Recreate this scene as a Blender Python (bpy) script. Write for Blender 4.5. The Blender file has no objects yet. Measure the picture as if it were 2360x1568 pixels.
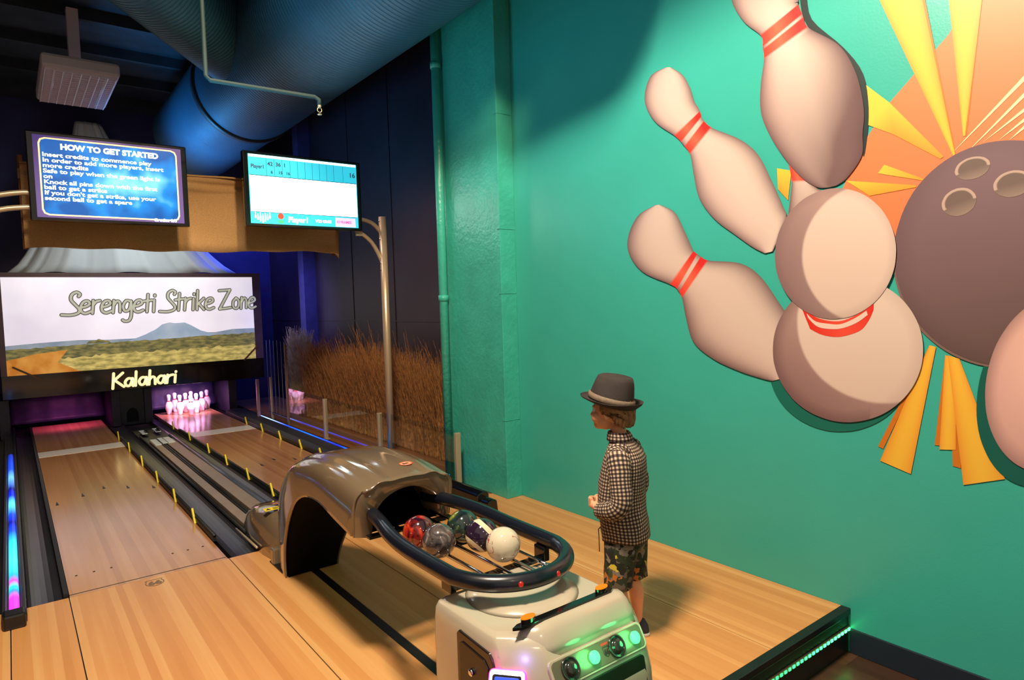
import bpy, bmesh, math, random
from mathutils import Vector, Matrix
PI = math.pi
S = bpy.context.scene
COL = S.collection

# ------------------------------------------------------------------ camera
def make_camera():
    cam = bpy.data.cameras.new('camera'); o = bpy.data.objects.new('camera', cam); COL.objects.link(o)
    cam.sensor_width = 36; cam.lens = 1512.3 / 2360 * 36; cam.clip_start = .05
    yaw, pit, rol = map(math.radians, (37.466, 3.266, -1.705))
    f = Vector((math.sin(yaw) * math.cos(pit), math.cos(yaw) * math.cos(pit), -math.sin(pit)))
    r0 = Vector((math.cos(yaw), -math.sin(yaw), 0)); u0 = r0.cross(f)
    r = r0 * math.cos(rol) + u0 * math.sin(rol); u = -r0 * math.sin(rol) + u0 * math.cos(rol)
    m = Matrix((r, u, -f)).transposed().to_4x4(); m.translation = (0, 0, 1.55)
    o.matrix_world = m; S.camera = o
make_camera()
# ------------------------------------------------------------------ world, exposure
w = bpy.data.worlds.new('world'); S.world = w; w.use_nodes = True
w.node_tree.nodes['Background'].inputs[0].default_value = (1.0, .84, .70, 1)
w.node_tree.nodes['Background'].inputs[1].default_value = .46
S.view_settings.view_transform = 'Standard'; S.view_settings.look = 'None'
S.view_settings.gamma = 1; S.view_settings.use_curve_mapping = False
S.view_settings.exposure = 0.0
# ------------------------------------------------------------------ lamps
def aim(o, p): o.rotation_euler = (Vector(p) - o.location).to_track_quat('-Z', 'Y').to_euler()
def lamp(kind, name, loc, target, power, col, size=.1, angle=60, blend=.3, sy=None):
    l = bpy.data.lights.new(name, kind); l.energy = power; l.color = col
    if kind == 'AREA':
        l.size = size
        if sy: l.shape = 'RECTANGLE'; l.size_y = sy
    else: l.shadow_soft_size = size
    if kind == 'SPOT': l.spot_size = math.radians(angle); l.spot_blend = blend
    o = bpy.data.objects.new(name, l); COL.objects.link(o); o.location = loc
    if target: aim(o, target)
    return o
lamp('SPOT', 'downlight', (.45, 1.5, 4.4), (.45, 1.5, 0), 1120, (1, .83, .62), .28, 136, .08)
lamp('SPOT', 'mural_light', (.2, -1.5, 4.1), (3.2, 1.6, .6), 40, (1, .80, .62), .2, 75, .7)
lamp('SPOT', 'burlap_spot', (1.45, 2.6, 4.3), (1.45, 6.1, 2.5), 520, (1, .74, .46), .12, 40, .5)
lamp('SPOT', 'reed_spot', (2.6, 3.4, 3.6), (3.35, 5.9, .3), 480, (1, .66, .38), .1, 62, .9)
lamp('SPOT', 'duct_far_fill', (1.2, 8.6, 2.7), (2.1, 8.3, 3.7), 170, (.05, .42, 1), .2, 120, .9)  # added blue spot without a fixture, brightens the far duct
lamp('SPOT', 'duct_near_fill', (.9, 4.6, 2.2), (2.0, 3.6, 3.8), 95, (.07, .55, .75), .3, 120, .9)  # unseen blue fill added to lift the near part of the duct
lamp('SPOT', 'wall_blue_fill', (1.2, 2.6, 3.2), (3.2, 3.4, 4.0), 18, (.05, .5, .9), .3, 110, .9)  # blue fill added to tint the shadowed upper teal wall, no fixture
lamp('SPOT', 'dark_wall_fill', (2.2, 6.2, 3.0), (3.75, 6.6, 1.2), 90, (1, .72, .70), .3, 100, .9)  # added warm fill with no visible source, lifts the dark wall
lamp('SPOT', 'tent_light', (1.5, 9.7, 2.9), (1.4, 10.9, 2.3), 40, (.85, .95, 1), .2, 150, .9)
lamp('SPOT', 'backwall_blue', (3.0, 10.9, 3.4), (3.7, 11.9, 1.6), 130, (.06, .1, 1), .3, 140, .9)
lamp('SPOT', 'column_blue', (2.6, 9.2, 2.2), (3.66, 9.8, 1.4), 130, (.25, .26, 1), .3, 90, .9)
lamp('SPOT', 'pin_light', (2.05, 10.82, .56), (2.1, 10.86, 0), 30, (1, .42, .85), .03, 165, .6)
lamp('SPOT', 'pin_light', (2.1, 10.45, .44), (2.12, 10.95, .12), 50, (1, .5, .9), .02, 70, .8)  # extra unseen front light added to brighten the head pin
lamp('SPOT', 'pin_light_empty_lane', (.62, 10.95, .45), (.6, 11.1, 0), 14, (1, .15, .55), .04, 150, .8)
lamp('SPOT', 'lane_fill', (.8, 7.6, 3.9), (1.2, 8.2, 0), 60, (1, .62, .5), .3, 110, .8)

# ------------------------------------------------------------------ materials
MATS = {}
def srgb(c):
    return tuple(((v / 255) / 12.92 if v / 255 <= .04045 else ((v / 255 + .055) / 1.055) ** 2.4) for v in c)
def mat(name, rgb, rough=.5, metal=0, spec=.5, emit=None, estr=0, var=0, scale=8, bump=0, bscale=60, coat=0):
    if name in MATS: return MATS[name]
    m = bpy.data.materials.new(name); m.use_nodes = True; nt = m.node_tree; b = nt.nodes['Principled BSDF']
    c = (*srgb(rgb), 1)
    b.inputs['Base Color'].default_value = c; b.inputs['Roughness'].default_value = rough
    b.inputs['Metallic'].default_value = metal; b.inputs['Specular IOR Level'].default_value = spec
    b.inputs['Coat Weight'].default_value = coat; b.inputs['Coat Roughness'].default_value = .06
    tc = nt.nodes.new('ShaderNodeTexCoord')
    if var:
        n = nt.nodes.new('ShaderNodeTexNoise'); n.inputs['Scale'].default_value = scale; n.inputs['Detail'].default_value = 6
        nt.links.new(tc.outputs['Object'], n.inputs['Vector'])
        r = nt.nodes.new('ShaderNodeValToRGB'); r.color_ramp.elements[0].position = .3; r.color_ramp.elements[1].position = .7
        r.color_ramp.elements[0].color = (*[v * (1 - var) for v in c[:3]], 1)
        r.color_ramp.elements[1].color = (*[min(1, v * (1 + var * .6)) for v in c[:3]], 1)
        nt.links.new(n.outputs['Fac'], r.inputs[0]); nt.links.new(r.outputs[0], b.inputs['Base Color'])
    if bump:
        n = nt.nodes.new('ShaderNodeTexNoise'); n.inputs['Scale'].default_value = bscale; n.inputs['Detail'].default_value = 4
        nt.links.new(tc.outputs['Object'], n.inputs['Vector'])
        bp = nt.nodes.new('ShaderNodeBump'); bp.inputs['Strength'].default_value = bump; bp.inputs['Distance'].default_value = .01
        nt.links.new(n.outputs['Fac'], bp.inputs['Height']); nt.links.new(bp.outputs[0], b.inputs['Normal'])
    if emit:
        b.inputs['Emission Color'].default_value = (*srgb(emit), 1); b.inputs['Emission Strength'].default_value = estr
    MATS[name] = m; return m
def nodes(m): return m.node_tree, m.node_tree.nodes, m.node_tree.links, m.node_tree.nodes['Principled BSDF']
def mth(nt, op, a, b=None, c=None):
    n = nt.nodes.new('ShaderNodeMath'); n.operation = op
    for i, v in enumerate((a, b, c)):
        if v is None: continue
        if isinstance(v, (int, float)): n.inputs[i].default_value = v
        else: nt.links.new(v, n.inputs[i])
    return n.outputs[0]
def plank_mat(name, stops, rough, board=.043, length=1.3, grain=.25):
    m = mat(name, (200, 150, 90), rough); nt, N, L, b = nodes(m)
    tc = N.new('ShaderNodeTexCoord'); sx = N.new('ShaderNodeSeparateXYZ'); L.new(tc.outputs['Object'], sx.inputs[0])
    row = mth(nt, 'FLOOR', mth(nt, 'DIVIDE', sx.outputs['X'], board))
    wn = N.new('ShaderNodeTexWhiteNoise'); wn.noise_dimensions = '1D'; L.new(row, wn.inputs['W'])
    seg = mth(nt, 'FLOOR', mth(nt, 'ADD', mth(nt, 'DIVIDE', sx.outputs['Y'], length), mth(nt, 'MULTIPLY', wn.outputs['Value'], 7)))
    cb = N.new('ShaderNodeCombineXYZ'); L.new(row, cb.inputs[0]); L.new(seg, cb.inputs[1])
    w2 = N.new('ShaderNodeTexWhiteNoise'); w2.noise_dimensions = '2D'; L.new(cb.outputs[0], w2.inputs['Vector'])
    mp = N.new('ShaderNodeMapping'); mp.inputs['Scale'].default_value = (55, 1.6, 8); L.new(tc.outputs['Object'], mp.inputs[0])
    n = N.new('ShaderNodeTexNoise'); n.inputs['Scale'].default_value = 1; n.inputs['Detail'].default_value = 5; L.new(mp.outputs[0], n.inputs['Vector'])
    mp2 = N.new('ShaderNodeMapping'); mp2.inputs['Scale'].default_value = (9, .5, 1); L.new(tc.outputs['Object'], mp2.inputs[0])
    n2 = N.new('ShaderNodeTexNoise'); n2.inputs['Scale'].default_value = 1; n2.inputs['Detail'].default_value = 2; L.new(mp2.outputs[0], n2.inputs['Vector'])
    v = mth(nt, 'ADD', mth(nt, 'MULTIPLY', w2.outputs['Value'], .4), mth(nt, 'MULTIPLY', n.outputs['Fac'], grain))
    v = mth(nt, 'ADD', v, mth(nt, 'MULTIPLY', n2.outputs['Fac'], .45))
    r = N.new('ShaderNodeValToRGB'); e = r.color_ramp.elements
    e[0].position = .28; e[0].color = (*srgb(stops[0]), 1); e[1].position = .92; e[1].color = (*srgb(stops[2]), 1)
    q = e.new(.6); q.color = (*srgb(stops[1]), 1)
    L.new(v, r.inputs[0]); L.new(r.outputs[0], b.inputs['Base Color'])
    return m
def glow(name, rgb, s): return mat(name, rgb, .5, emit=rgb, estr=s)
M_deck = plank_mat('maple_deck', ((198, 134, 74), (212, 150, 88), (226, 176, 114)), .32, board=.036, length=60)
M_lane = plank_mat('maple_lane', ((176, 122, 78), (192, 138, 90), (208, 156, 108)), .16, board=.036, length=60)
M_lowfloor = plank_mat('dark_vinyl_plank', ((52, 34, 26), (72, 48, 36), (96, 66, 48)), .3, board=.18, length=1.2)
M_sidefloor = plank_mat('brown_side_floor', ((124, 80, 52), (150, 98, 64), (168, 116, 78)), .3, board=.06, length=3)
M_black = mat('black_plastic', (20, 19, 20), .38)
M_blackgloss = mat('gloss_black', (12, 12, 13), .12, coat=.5)
M_rubber = mat('dark_rubber', (30, 30, 31), .5, var=.3)
M_gutter = mat('gutter_grey', (44, 44, 50), .28, var=.25, scale=3)
M_teal = mat('teal_paint', (58, 166, 152), .31, var=.05, scale=2, bump=.05, bscale=90)
M_tealtrim = mat('teal_concrete', (58, 168, 150), .33, var=.12, scale=5, bump=.5, bscale=28)
M_navywall = mat('dark_navy_wall', (46, 34, 42), .5, var=.3, scale=2)
M_backwall = mat('blue_black_wall', (44, 46, 96), .6, var=.25, scale=3)
M_ceiling = mat('dark_ceiling', (46, 56, 64), .8, var=.35, scale=4)
M_baseboard = mat('navy_baseboard', (24, 34, 48), .5)
M_silver = mat('brushed_silver', (186, 168, 140), .34, metal=.45)
M_chrome = mat('chrome', (225, 225, 230), .08, metal=1)
M_champagne = mat('champagne_plastic', (112, 96, 76), .12, coat=.8)
M_cream = mat('cream_plastic', (176, 166, 146), .2, coat=.5)
M_tan = mat('tan_track', (150, 128, 104), .35, var=.12)
M_yellow = mat('yellow_plastic', (236, 216, 36), .4)
M_white = mat('white_band', (250, 244, 236), .25, var=.06, scale=20)
M_burlap = mat('burlap', (172, 134, 88), .9, var=.18, scale=120, bump=.6, bscale=240)
M_tent = mat('white_tulle', (220, 232, 238), .7)
M_wood = mat('brown_beam', (110, 72, 40), .6, var=.2)
M_duct = mat('duct_metal', (44, 92, 116), .5, metal=.2, var=.12, scale=3)
M_fixture = mat('fixture_white', (224, 212, 226), .5)
M_grass = mat('dry_reed', (168, 112, 58), .8, var=.75, scale=26)
M_thatch = mat('pale_thatch', (176, 160, 116), .8, var=.35, scale=14)
M_ink = mat('dark_ink', (46, 40, 34), .5)
M_shieldink = mat('worn_floor_print', (120, 92, 62), .35)

# ------------------------------------------------------------------ mesh helpers
def link(name, me, m=None, parent=None):
    o = bpy.data.objects.new(name, me); COL.objects.link(o)
    if m is not None:
        for x in (m if isinstance(m, (list, tuple)) else [m]): me.materials.append(x)
    if parent: o.parent = parent
    return o
class MB:
    def __init__(s): s.v = []; s.f = []; s.mi = []; s.sm = []; s.col = []; s.uv = {}
    def add(s, vs, fs, mi=0, smooth=False, cols=None):
        k = len(s.v); s.v += [tuple(p) for p in vs]
        s.f += [tuple(i + k for i in f) for f in fs]; s.mi += [mi] * len(fs); s.sm += [smooth] * len(fs)
        s.col += (cols or [(1, 1, 1, 1)] * len(vs)); return k
    def box(s, x0, y0, z0, x1, y1, z1, mi=0, M=None):
        vs = [Vector((x, y, z)) for z in (z0, z1) for y in (y0, y1) for x in (x0, x1)]
        if M: vs = [M @ v for v in vs]
        s.add(vs, [(0, 2, 3, 1), (4, 5, 7, 6), (0, 1, 5, 4), (2, 6, 7, 3), (0, 4, 6, 2), (1, 3, 7, 5)], mi); return s
    def tube(s, pts, r, n=12, mi=0, closed=False, caps=True, flat=1):
        pts = [Vector(p) for p in pts]; N = len(pts); vs = []; fs = []
        rr = r if isinstance(r, (list, tuple)) else [r] * N
        up = None
        for i, p in enumerate(pts):
            a = pts[(i - 1) % N] if (closed or i > 0) else p; b = pts[(i + 1) % N] if (closed or i < N - 1) else p
            t = (b - a).normalized()
            if up is None: up = t.orthogonal().normalized()
            up = (up - t * up.dot(t)).normalized(); bi = t.cross(up)
            for j in range(n):
                th = 2 * PI * j / n; vs.append(p + (up * math.cos(th) + bi * math.sin(th) * flat) * rr[i])
        for i in range(N if closed else N - 1):
            for j in range(n):
                a = i * n + j; b = i * n + (j + 1) % n; c = ((i + 1) % N) * n + (j + 1) % n; d = ((i + 1) % N) * n + j
                fs.append((a, b, c, d))
        if caps and not closed: fs.append(tuple(range(n - 1, -1, -1))); fs.append(tuple((N - 1) * n + j for j in range(n)))
        s.add(vs, fs, mi, True); return s
    def lathe(s, prof, n=24, c=(0, 0, 0), mi=0, M=None, mif=None):
        vs = []; fs = []; c = Vector(c)
        for r, z in prof:
            for j in range(n):
                v = Vector((r * math.cos(2 * PI * j / n), r * math.sin(2 * PI * j / n), z))
                vs.append((M @ v if M else v) + c)
        k = s.add(vs, [], mi)
        for i in range(len(prof) - 1):
            for j in range(n):
                s.f.append((k + i * n + j, k + i * n + (j + 1) % n, k + (i + 1) * n + (j + 1) % n, k + (i + 1) * n + j))
                s.mi.append(mif(i) if mif else mi); s.sm.append(True)
        return s
    def loft(s, rings, mi=0, closed=True, caps=True, smooth=True, cols=None):
        n = len(rings[0]); vs = [p for r in rings for p in r]; fs = []
        for i in range(len(rings) - 1):
            for j in range(n if closed else n - 1):
                fs.append((i * n + j, i * n + (j + 1) % n, (i + 1) * n + (j + 1) % n, (i + 1) * n + j))
        k = s.add(vs, fs, mi, smooth, cols)
        if caps and closed:
            s.f.append(tuple(k + i for i in range(n - 1, -1, -1))); s.f.append(tuple(k + (len(rings) - 1) * n + i for i in range(n)))
            s.mi += [mi] * 2; s.sm += [False] * 2
        return s
    def sphere(s, c, r, mi=0, n=24, sc=(1, 1, 1), M=None):
        prof = [(math.sin(PI * i / (n // 2)), -math.cos(PI * i / (n // 2))) for i in range(n // 2 + 1)]
        A = Matrix.Diagonal((r * sc[0], r * sc[1], r * sc[2])); A = (M @ A) if M else A
        return s.lathe(prof, n, c, mi, A)
    def prism(s, pts, axis, a, b, mi=0):
        # pts 2D polygon; axis 'x': (y,z) extruded a..b in x ; 'y': (x,z) ; 'z': (x,y)
        def mk(p, t): return {'x': (t, p[0], p[1]), 'y': (p[0], t, p[1]), 'z': (p[0], p[1], t)}[axis]
        n = len(pts); vs = [mk(p, a) for p in pts] + [mk(p, b) for p in pts]
        s.add(vs, [tuple(range(n)), tuple(range(2 * n - 1, n - 1, -1))] + [(i, i + n, (i + 1) % n + n, (i + 1) % n) for i in range(n)], mi)
        return s
    def build(s, name, m=None, parent=None, bevel=0, seg=2, solid=0, sub=0, colors=False, fix=True, smooth=None, uvs=None):
        me = bpy.data.meshes.new(name); me.from_pydata(s.v, [], s.f)
        me.polygons.foreach_set('material_index', s.mi); me.polygons.foreach_set('use_smooth', s.sm)
        if colors:
            ca = me.color_attributes.new('Col', 'FLOAT_COLOR', 'POINT')
            ca.data.foreach_set('color', [x for c in s.col for x in c])
        if fix:
            bm = bmesh.new(); bm.from_mesh(me)
            bmesh.ops.remove_doubles(bm, verts=bm.verts, dist=1e-5)
            bmesh.ops.recalc_face_normals(bm, faces=bm.faces); bm.to_mesh(me); bm.free()
        o = link(name, me, m, parent)
        if solid: d = o.modifiers.new('solid', 'SOLIDIFY'); d.thickness = solid; d.offset = -1
        if bevel: d = o.modifiers.new('bevel', 'BEVEL'); d.width = bevel; d.segments = seg; d.limit_method = 'ANGLE'; d.angle_limit = math.radians(35)
        if sub: d = o.modifiers.new('sub', 'SUBSURF'); d.levels = sub; d.render_levels = sub
        return o
def empty(name, loc=(0, 0, 0), rz=0):
    o = bpy.data.objects.new(name, None); COL.objects.link(o); o.location = loc; o.rotation_euler.z = rz; o.empty_display_size = .05; return o
def tag(o, label=None, cat=None, group=None, kind=None):
    if label: o['label'] = label
    if cat: o['category'] = cat
    if group: o['group'] = group
    if kind: o['kind'] = kind
    return o
def struct(o): o['kind'] = 'structure'; return o
def copy_tree(o, parent=None):
    c = o.copy(); COL.objects.link(c); c.parent = parent
    for ch in list(o.children): copy_tree(ch, c)
    return c
def smooth2(pts, k=4, closed=False):
    P = [Vector(p) for p in pts]; n = len(P); out = []
    for i in range(n if closed else n - 1):
        p0 = P[(i - 1) % n] if closed or i > 0 else P[i]; p1 = P[i]; p2 = P[(i + 1) % n]; p3 = P[(i + 2) % n] if closed or i + 2 < n else P[i + 1]
        for j in range(k):
            t = j / k
            out.append(.5 * ((2 * p1) + (p2 - p0) * t + (2 * p0 - 5 * p1 + 4 * p2 - p3) * t * t + (3 * p1 - p0 - 3 * p2 + p3) * t ** 3))
    if not closed: out.append(P[-1])
    return out
DG = None
def text_mesh(txt, size, loc, rot, ext=.0008, bold=0, align='LEFT', sx=1.0):
    """font outline -> (verts, faces) in world space"""
    c = bpy.data.curves.new('t', 'FONT'); c.body = txt; c.size = size; c.extrude = ext; c.offset = bold; c.align_x = align; c.resolution_u = 3
    o = bpy.data.objects.new('t', c); COL.objects.link(o)
    bpy.context.view_layer.update()
    me = bpy.data.meshes.new_from_object(o.evaluated_get(bpy.context.evaluated_depsgraph_get()))
    M = Matrix.Translation(loc) @ rot @ Matrix.Diagonal((sx, 1, 1, 1))
    vs = [M @ v.co for v in me.vertices]; fs = [tuple(p.vertices) for p in me.polygons]
    bpy.data.objects.remove(o); bpy.data.curves.remove(c); bpy.data.meshes.remove(me)
    return vs, fs
FACE_CAM = Matrix.Rotation(PI / 2, 4, 'X')      # upright text read from -Y

# ================================================================== SETTING
def build_setting():
    b = MB()   # raised approach deck: separate maple panels over a dark underlay
    Y0, Y1 = 1.545, 4.31
    b.box(-3.5, Y0 + .01, -.21, 3.2, Y1, -.006, 1)
    b.box(-3.5, Y1, -.21, 3.2, 11.9, -.05, 1)
    for x0, x1 in ((-3.5, -.0795), (-.0745, .1765), (.1815, 1.0115), (1.0165, 1.336), (1.386, 1.717), (1.722, 2.567), (2.572, 3.198)):
        b.box(x0, Y0, -.03, x1, Y1, 0, 0)
    b.box(1.338, Y0, -.03, 1.384, Y1, -.002, 2)
    struct(b.build('floor', [M_deck, M_black, M_black]))
    b = MB(); b.box(2.93, Y1 + .002, -.04, 3.748, 11.9, -.004); struct(b.build('floor', M_sidefloor))
    b = MB(); b.box(-5, -4, -.26, 3.2, 1.545, -.22); struct(b.build('floor', M_lowfloor))
    b = MB(); b.box(-3.5, 1.515, -.22, 3.198, 1.543, -.002); b.box(-3.5, 1.505, -.03, 3.198, 1.55, .003)
    struct(b.build('trim_1', mat('black_step_face', (26, 24, 22), .35, var=.3), bevel=.003))
    # teal wall, pilaster
    b = MB(); b.box(3.2, -4, -.26, 3.45, 4.95, 4.7); struct(b.build('wall_right', M_teal))
    b = MB(); b.box(3.05, 4.095, 0, 3.2, 4.93, 4.7)
    for z in (.62, 1.62, 2.12, 3.0): b.box(3.046, 4.091, z, 3.19, 4.13, z + .006)
    struct(b.build('trim_2', M_tealtrim, bevel=.008))
    b = MB(); b.box(3.75, 4.95, -.2, 3.95, 12, 4.7)
    for y, wd in ((5.25, .012), (5.55, .012), (7.2, .012), (8.4, .012)): b.box(3.742, y, 0, 3.75, y + wd, 4.7)
    b.box(3.743, 4.95, 1.36, 3.75, 12, 1.375)
    struct(b.build('wall_right', M_navywall))
    b = MB(); b.box(3.45, 4.95, -.2, 3.75, 4.97, 4.7); b.box(3.2, 4.94, -.2, 3.75, 4.96, 4.7); struct(b.build('trim_3', M_navywall))
    b = MB(); b.box(3.57, 9.76, -.05, 3.75, 9.98, 4.7); struct(b.build('trim_4', mat('blue_column', (62, 62, 110), .5, var=.2)))
    b = MB(); b.box(-5, 11.9, -.2, 3.95, 12.05, 4.7); struct(b.build('wall_back', M_backwall))
    b = MB(); b.box(-5.1, -4, -.26, -5, 12, 4.7); struct(b.build('wall_left', M_navywall))
    b = MB(); b.box(-5, 2.6, 4.7, 3.95, 12, 4.8)
    for i in range(9): b.box(-5, 3.1 + i * 1.0, 4.58, 3.75, 3.16 + i * 1.0, 4.7)
    for x in (-2.4, -.2, 3.2): b.box(x, 2.6, 4.52, x + .08, 12, 4.58)
    struct(b.build('ceiling', M_ceiling))
    b = MB(); b.box(3.188, -4, -.22, 3.2, 1.505, -.098); struct(b.build('baseboard_right', M_baseboard, bevel=.003))
build_setting()

# ================================================================== LANES
def lane(x0, x1, label):
    t = tag(empty('bowling_lane', ((x0 + x1) / 2, 4.31, 0)), label, 'bowling lane', 'bowling lanes')
    cx = (x0 + x1) / 2; y = 4.31
    MB().box(x0 - cx, .002, -.04, x1 - cx, 11.36 - y, 0).build('lane_bed', M_lane, t)
    MB().box(x0 - cx, 8.83 - y, -.001, x1 - cx, 9.17 - y, .0018).build('white_band', M_white, t)
    MB().box(x0 - cx, .03, -.001, x1 - cx, .037, .0012).build('foul_line', M_ink, t)
    b = MB()
    for dx, yy in ((-.36, 6.5), (-.17, 6.66), (0, 6.82), (.17, 6.68), (.35, 6.52)):
        MB().prism([(dx - .012, yy - y), (dx + .012, yy - y), (dx, yy - y + .13)], 'z', .0003, .0016).build('aiming_arrow', M_ink, t)
    for k in (-.36, -.27, -.18, .16, .25, .34): MB().box(k - .006, .33, .0003, k + .006, .345, .0014).build('aiming_dot', M_ink, t)
    return t
lane(.183, 1.008, 'bowling lane nearest the camera at left, with no pins standing on it')
lane(1.705, 2.50, 'bowling lane at right with the pins standing at its end')

def gutter(x0, x1, depth, name, label, yend=10.72):
    b = MB(); n = 10; prof = []
    for i in range(n + 1):
        a = PI * i / n; prof.append(((x0 + x1) / 2 - (x1 - x0) / 2 * math.cos(a), -.004 - depth * math.sin(a)))
    outer = [(x1, -.052), (x0, -.052)]
    b.prism(prof + outer, 'y', 4.315, yend)
    return tag(b.build(name, M_gutter), label, 'gutter', 'bowling lane gutters')
gutter(-.005, .178, .043, 'bowling_gutter', 'dark gutter channel between the blue light strip and the empty lane')
gutter(1.035, 1.215, .043, 'bowling_gutter', 'dark gutter channel right of the empty lane, ending at the maple deck')
gutter(1.55, 1.672, .040, 'bowling_gutter', 'narrow grey gutter channel left of the lane with pins')
gutter(-.34, -.11, .043, 'bowling_gutter', 'dark gutter at far left, beyond the coloured light strip')

def bumper(x, side, ys, label, zt=.075):
    """black gutter rail with yellow hinge arms on its lane face"""
    t = tag(empty('bumper_rail', (x, 4.9, 0)), label, 'bumper rail', 'gutter bumper rails')
    b = MB(); b.box(-.010, -.2, -.002, .010, 4.5, zt * .45, 0); b.tube([(0, -.2, zt * .5), (0, 4.4, zt * .5)], .012, 8, 0); b.build('rail', M_rubber, t)
    for y in ys:
        M = Matrix.Translation((side * .016, y - 4.9, .040)) @ Matrix.Rotation(math.radians(-38), 4, 'X')
        MB().box(-.007, -.012, -.062, .007, .012, .062, 0, M).build('hinge_arm', M_yellow, t, bevel=.002)
    return t
bumper(1.022, -1, (5.25, 5.95, 6.75, 7.6, 8.5, 9.4), 'low black bumper rail with yellow arms on the right edge of the empty lane')
bumper(1.688, -1, (5.05, 5.55, 6.25, 7.0, 7.75, 8.7, 9.7), 'low black bumper rail with yellow arms along the left edge of the lane with pins')
bumper(2.52, -1, (6.6, 7.2, 7.9, 8.6, 9.3), 'low black bumper rail with yellow arms on the right edge of the lane with pins')
MBx = MB().box(.155, 4.33, -.004, .178, 11.3, .02)
tag(MBx.build('bumper_rail', M_rubber), 'low dark bumper rail along the left edge of the empty lane', 'bumper rail', 'gutter bumper rails')

def ball_track():
    t = tag(empty('ball_return_track', (1.38, 4.9, 0)), 'long ball return track with two tan runners between the two lanes', 'ball return track')
    b = MB(); b.box(-.16, -.58, -.04, .165, 5.0, -.005); b.build('bed', M_black, t)
    for x0, x1 in ((-.125, -.05), (.015, .125)):
        MB().box(x0, -.1, -.004, x1, 3.9, .028).build('tan_runner', M_tan, t, bevel=.004)
    for x in (-.035, -.012): MB().tube([(x, -.1, .02), (x, 4.0, .02)], .010, 8).build('guide_rail', M_rubber, t)
    MB().tube([(.148, -.35, .012), (.148, 4.2, .012)], .022, 12).build('side_rail', mat('blue_grey_rail', (92, 100, 116), .3, metal=.3), t)
    MB().tube([(-.153, -.55, .012), (-.153, 4.4, .012)], .013, 12).build('side_rail', M_rubber, t)
    for x0, x1, y0, y1 in ((-.115, -.05, 3.55, 3.95), (.03, .1, 3.6, 4.0), (-.03, .02, 3.6, 4.0), (-.12, -.06, 4.45, 4.75), (.04, .10, 4.5, 4.8)):
        MB().box(x0, y0, .028, x1, y1, .036).build('metal_plate', mat('bright_plate', (226, 240, 246), .3), t)
    for x in (-.06, .07):
        b = MB(); b.box(x - .02, 4.5, .036, x + .02, 4.62, .05); b.tube([(x, 4.5, .05), (x, 4.5, .09)], .008, 8); b.tube([(x, 4.6, .05), (x, 4.6, .08)], .008, 8)
        b.build('roller_bracket', M_black, t)
    return t
ball_track()

def led_channel():
    t = tag(empty('light_strip', (-.06, 4.1, 0)), 'glowing blue and magenta light strip in a grey channel at the far left', 'light strip')
    b = MB(); b.box(-.05, .02, -.04, .05, 7.0, .035); b.box(-.05, .02, .035, -.032, 7.0, .06); b.box(.032, .02, .035, .05, 7.0, .06); b.build('channel', M_gutter, t, bevel=.003)
    m = mat('led_left', (40, 60, 255), .4); nt, N, L, bs = nodes(m)
    tc = N.new('ShaderNodeTexCoord'); sx = N.new('ShaderNodeSeparateXYZ'); L.new(tc.outputs['Object'], sx.inputs[0])
    r = N.new('ShaderNodeValToRGB'); e = r.color_ramp.elements; L.new(mth(nt, 'DIVIDE', sx.outputs['Y'], 5.0), r.inputs[0])
    stops = [(0, (255, 40, 170)), (.055, (230, 40, 255)), (.075, (40, 120, 255)), (.09, (20, 200, 255)), (.11, (190, 40, 255)), (.13, (20, 150, 255)), (.19, (60, 230, 255)), (.25, (40, 210, 255)), (.33, (10, 60, 255)), (.38, (0, 0, 60)), (.43, (10, 60, 255)), (.5, (80, 200, 255)), (.56, (0, 30, 200)), (.62, (0, 0, 60)), (.72, (90, 160, 255)), (.8, (10, 60, 200)), (1, (0, 20, 90))]
    e[0].position = 0; e[0].color = (*srgb(stops[0][1]), 1); e[1].position = 1; e[1].color = (*srgb(stops[-1][1]), 1)
    for p, c in stops[1:-1]: q = e.new(p); q.color = (*srgb(c), 1)
    L.new(r.outputs[0], bs.inputs['Emission Color']); bs.inputs['Emission Strength'].default_value = 2.2
    b = MB()
    prof = [(-.022, .035), (-.016, .052), (0, .058), (.016, .052), (.022, .035)]
    b.prism(prof, 'y', .05, 4.9); b.build('diffuser', m, t)
    MB().box(-.048, -.05, 0, .048, .05, .075).build('end_cap', M_black, t, bevel=.012)
led_channel()
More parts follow.
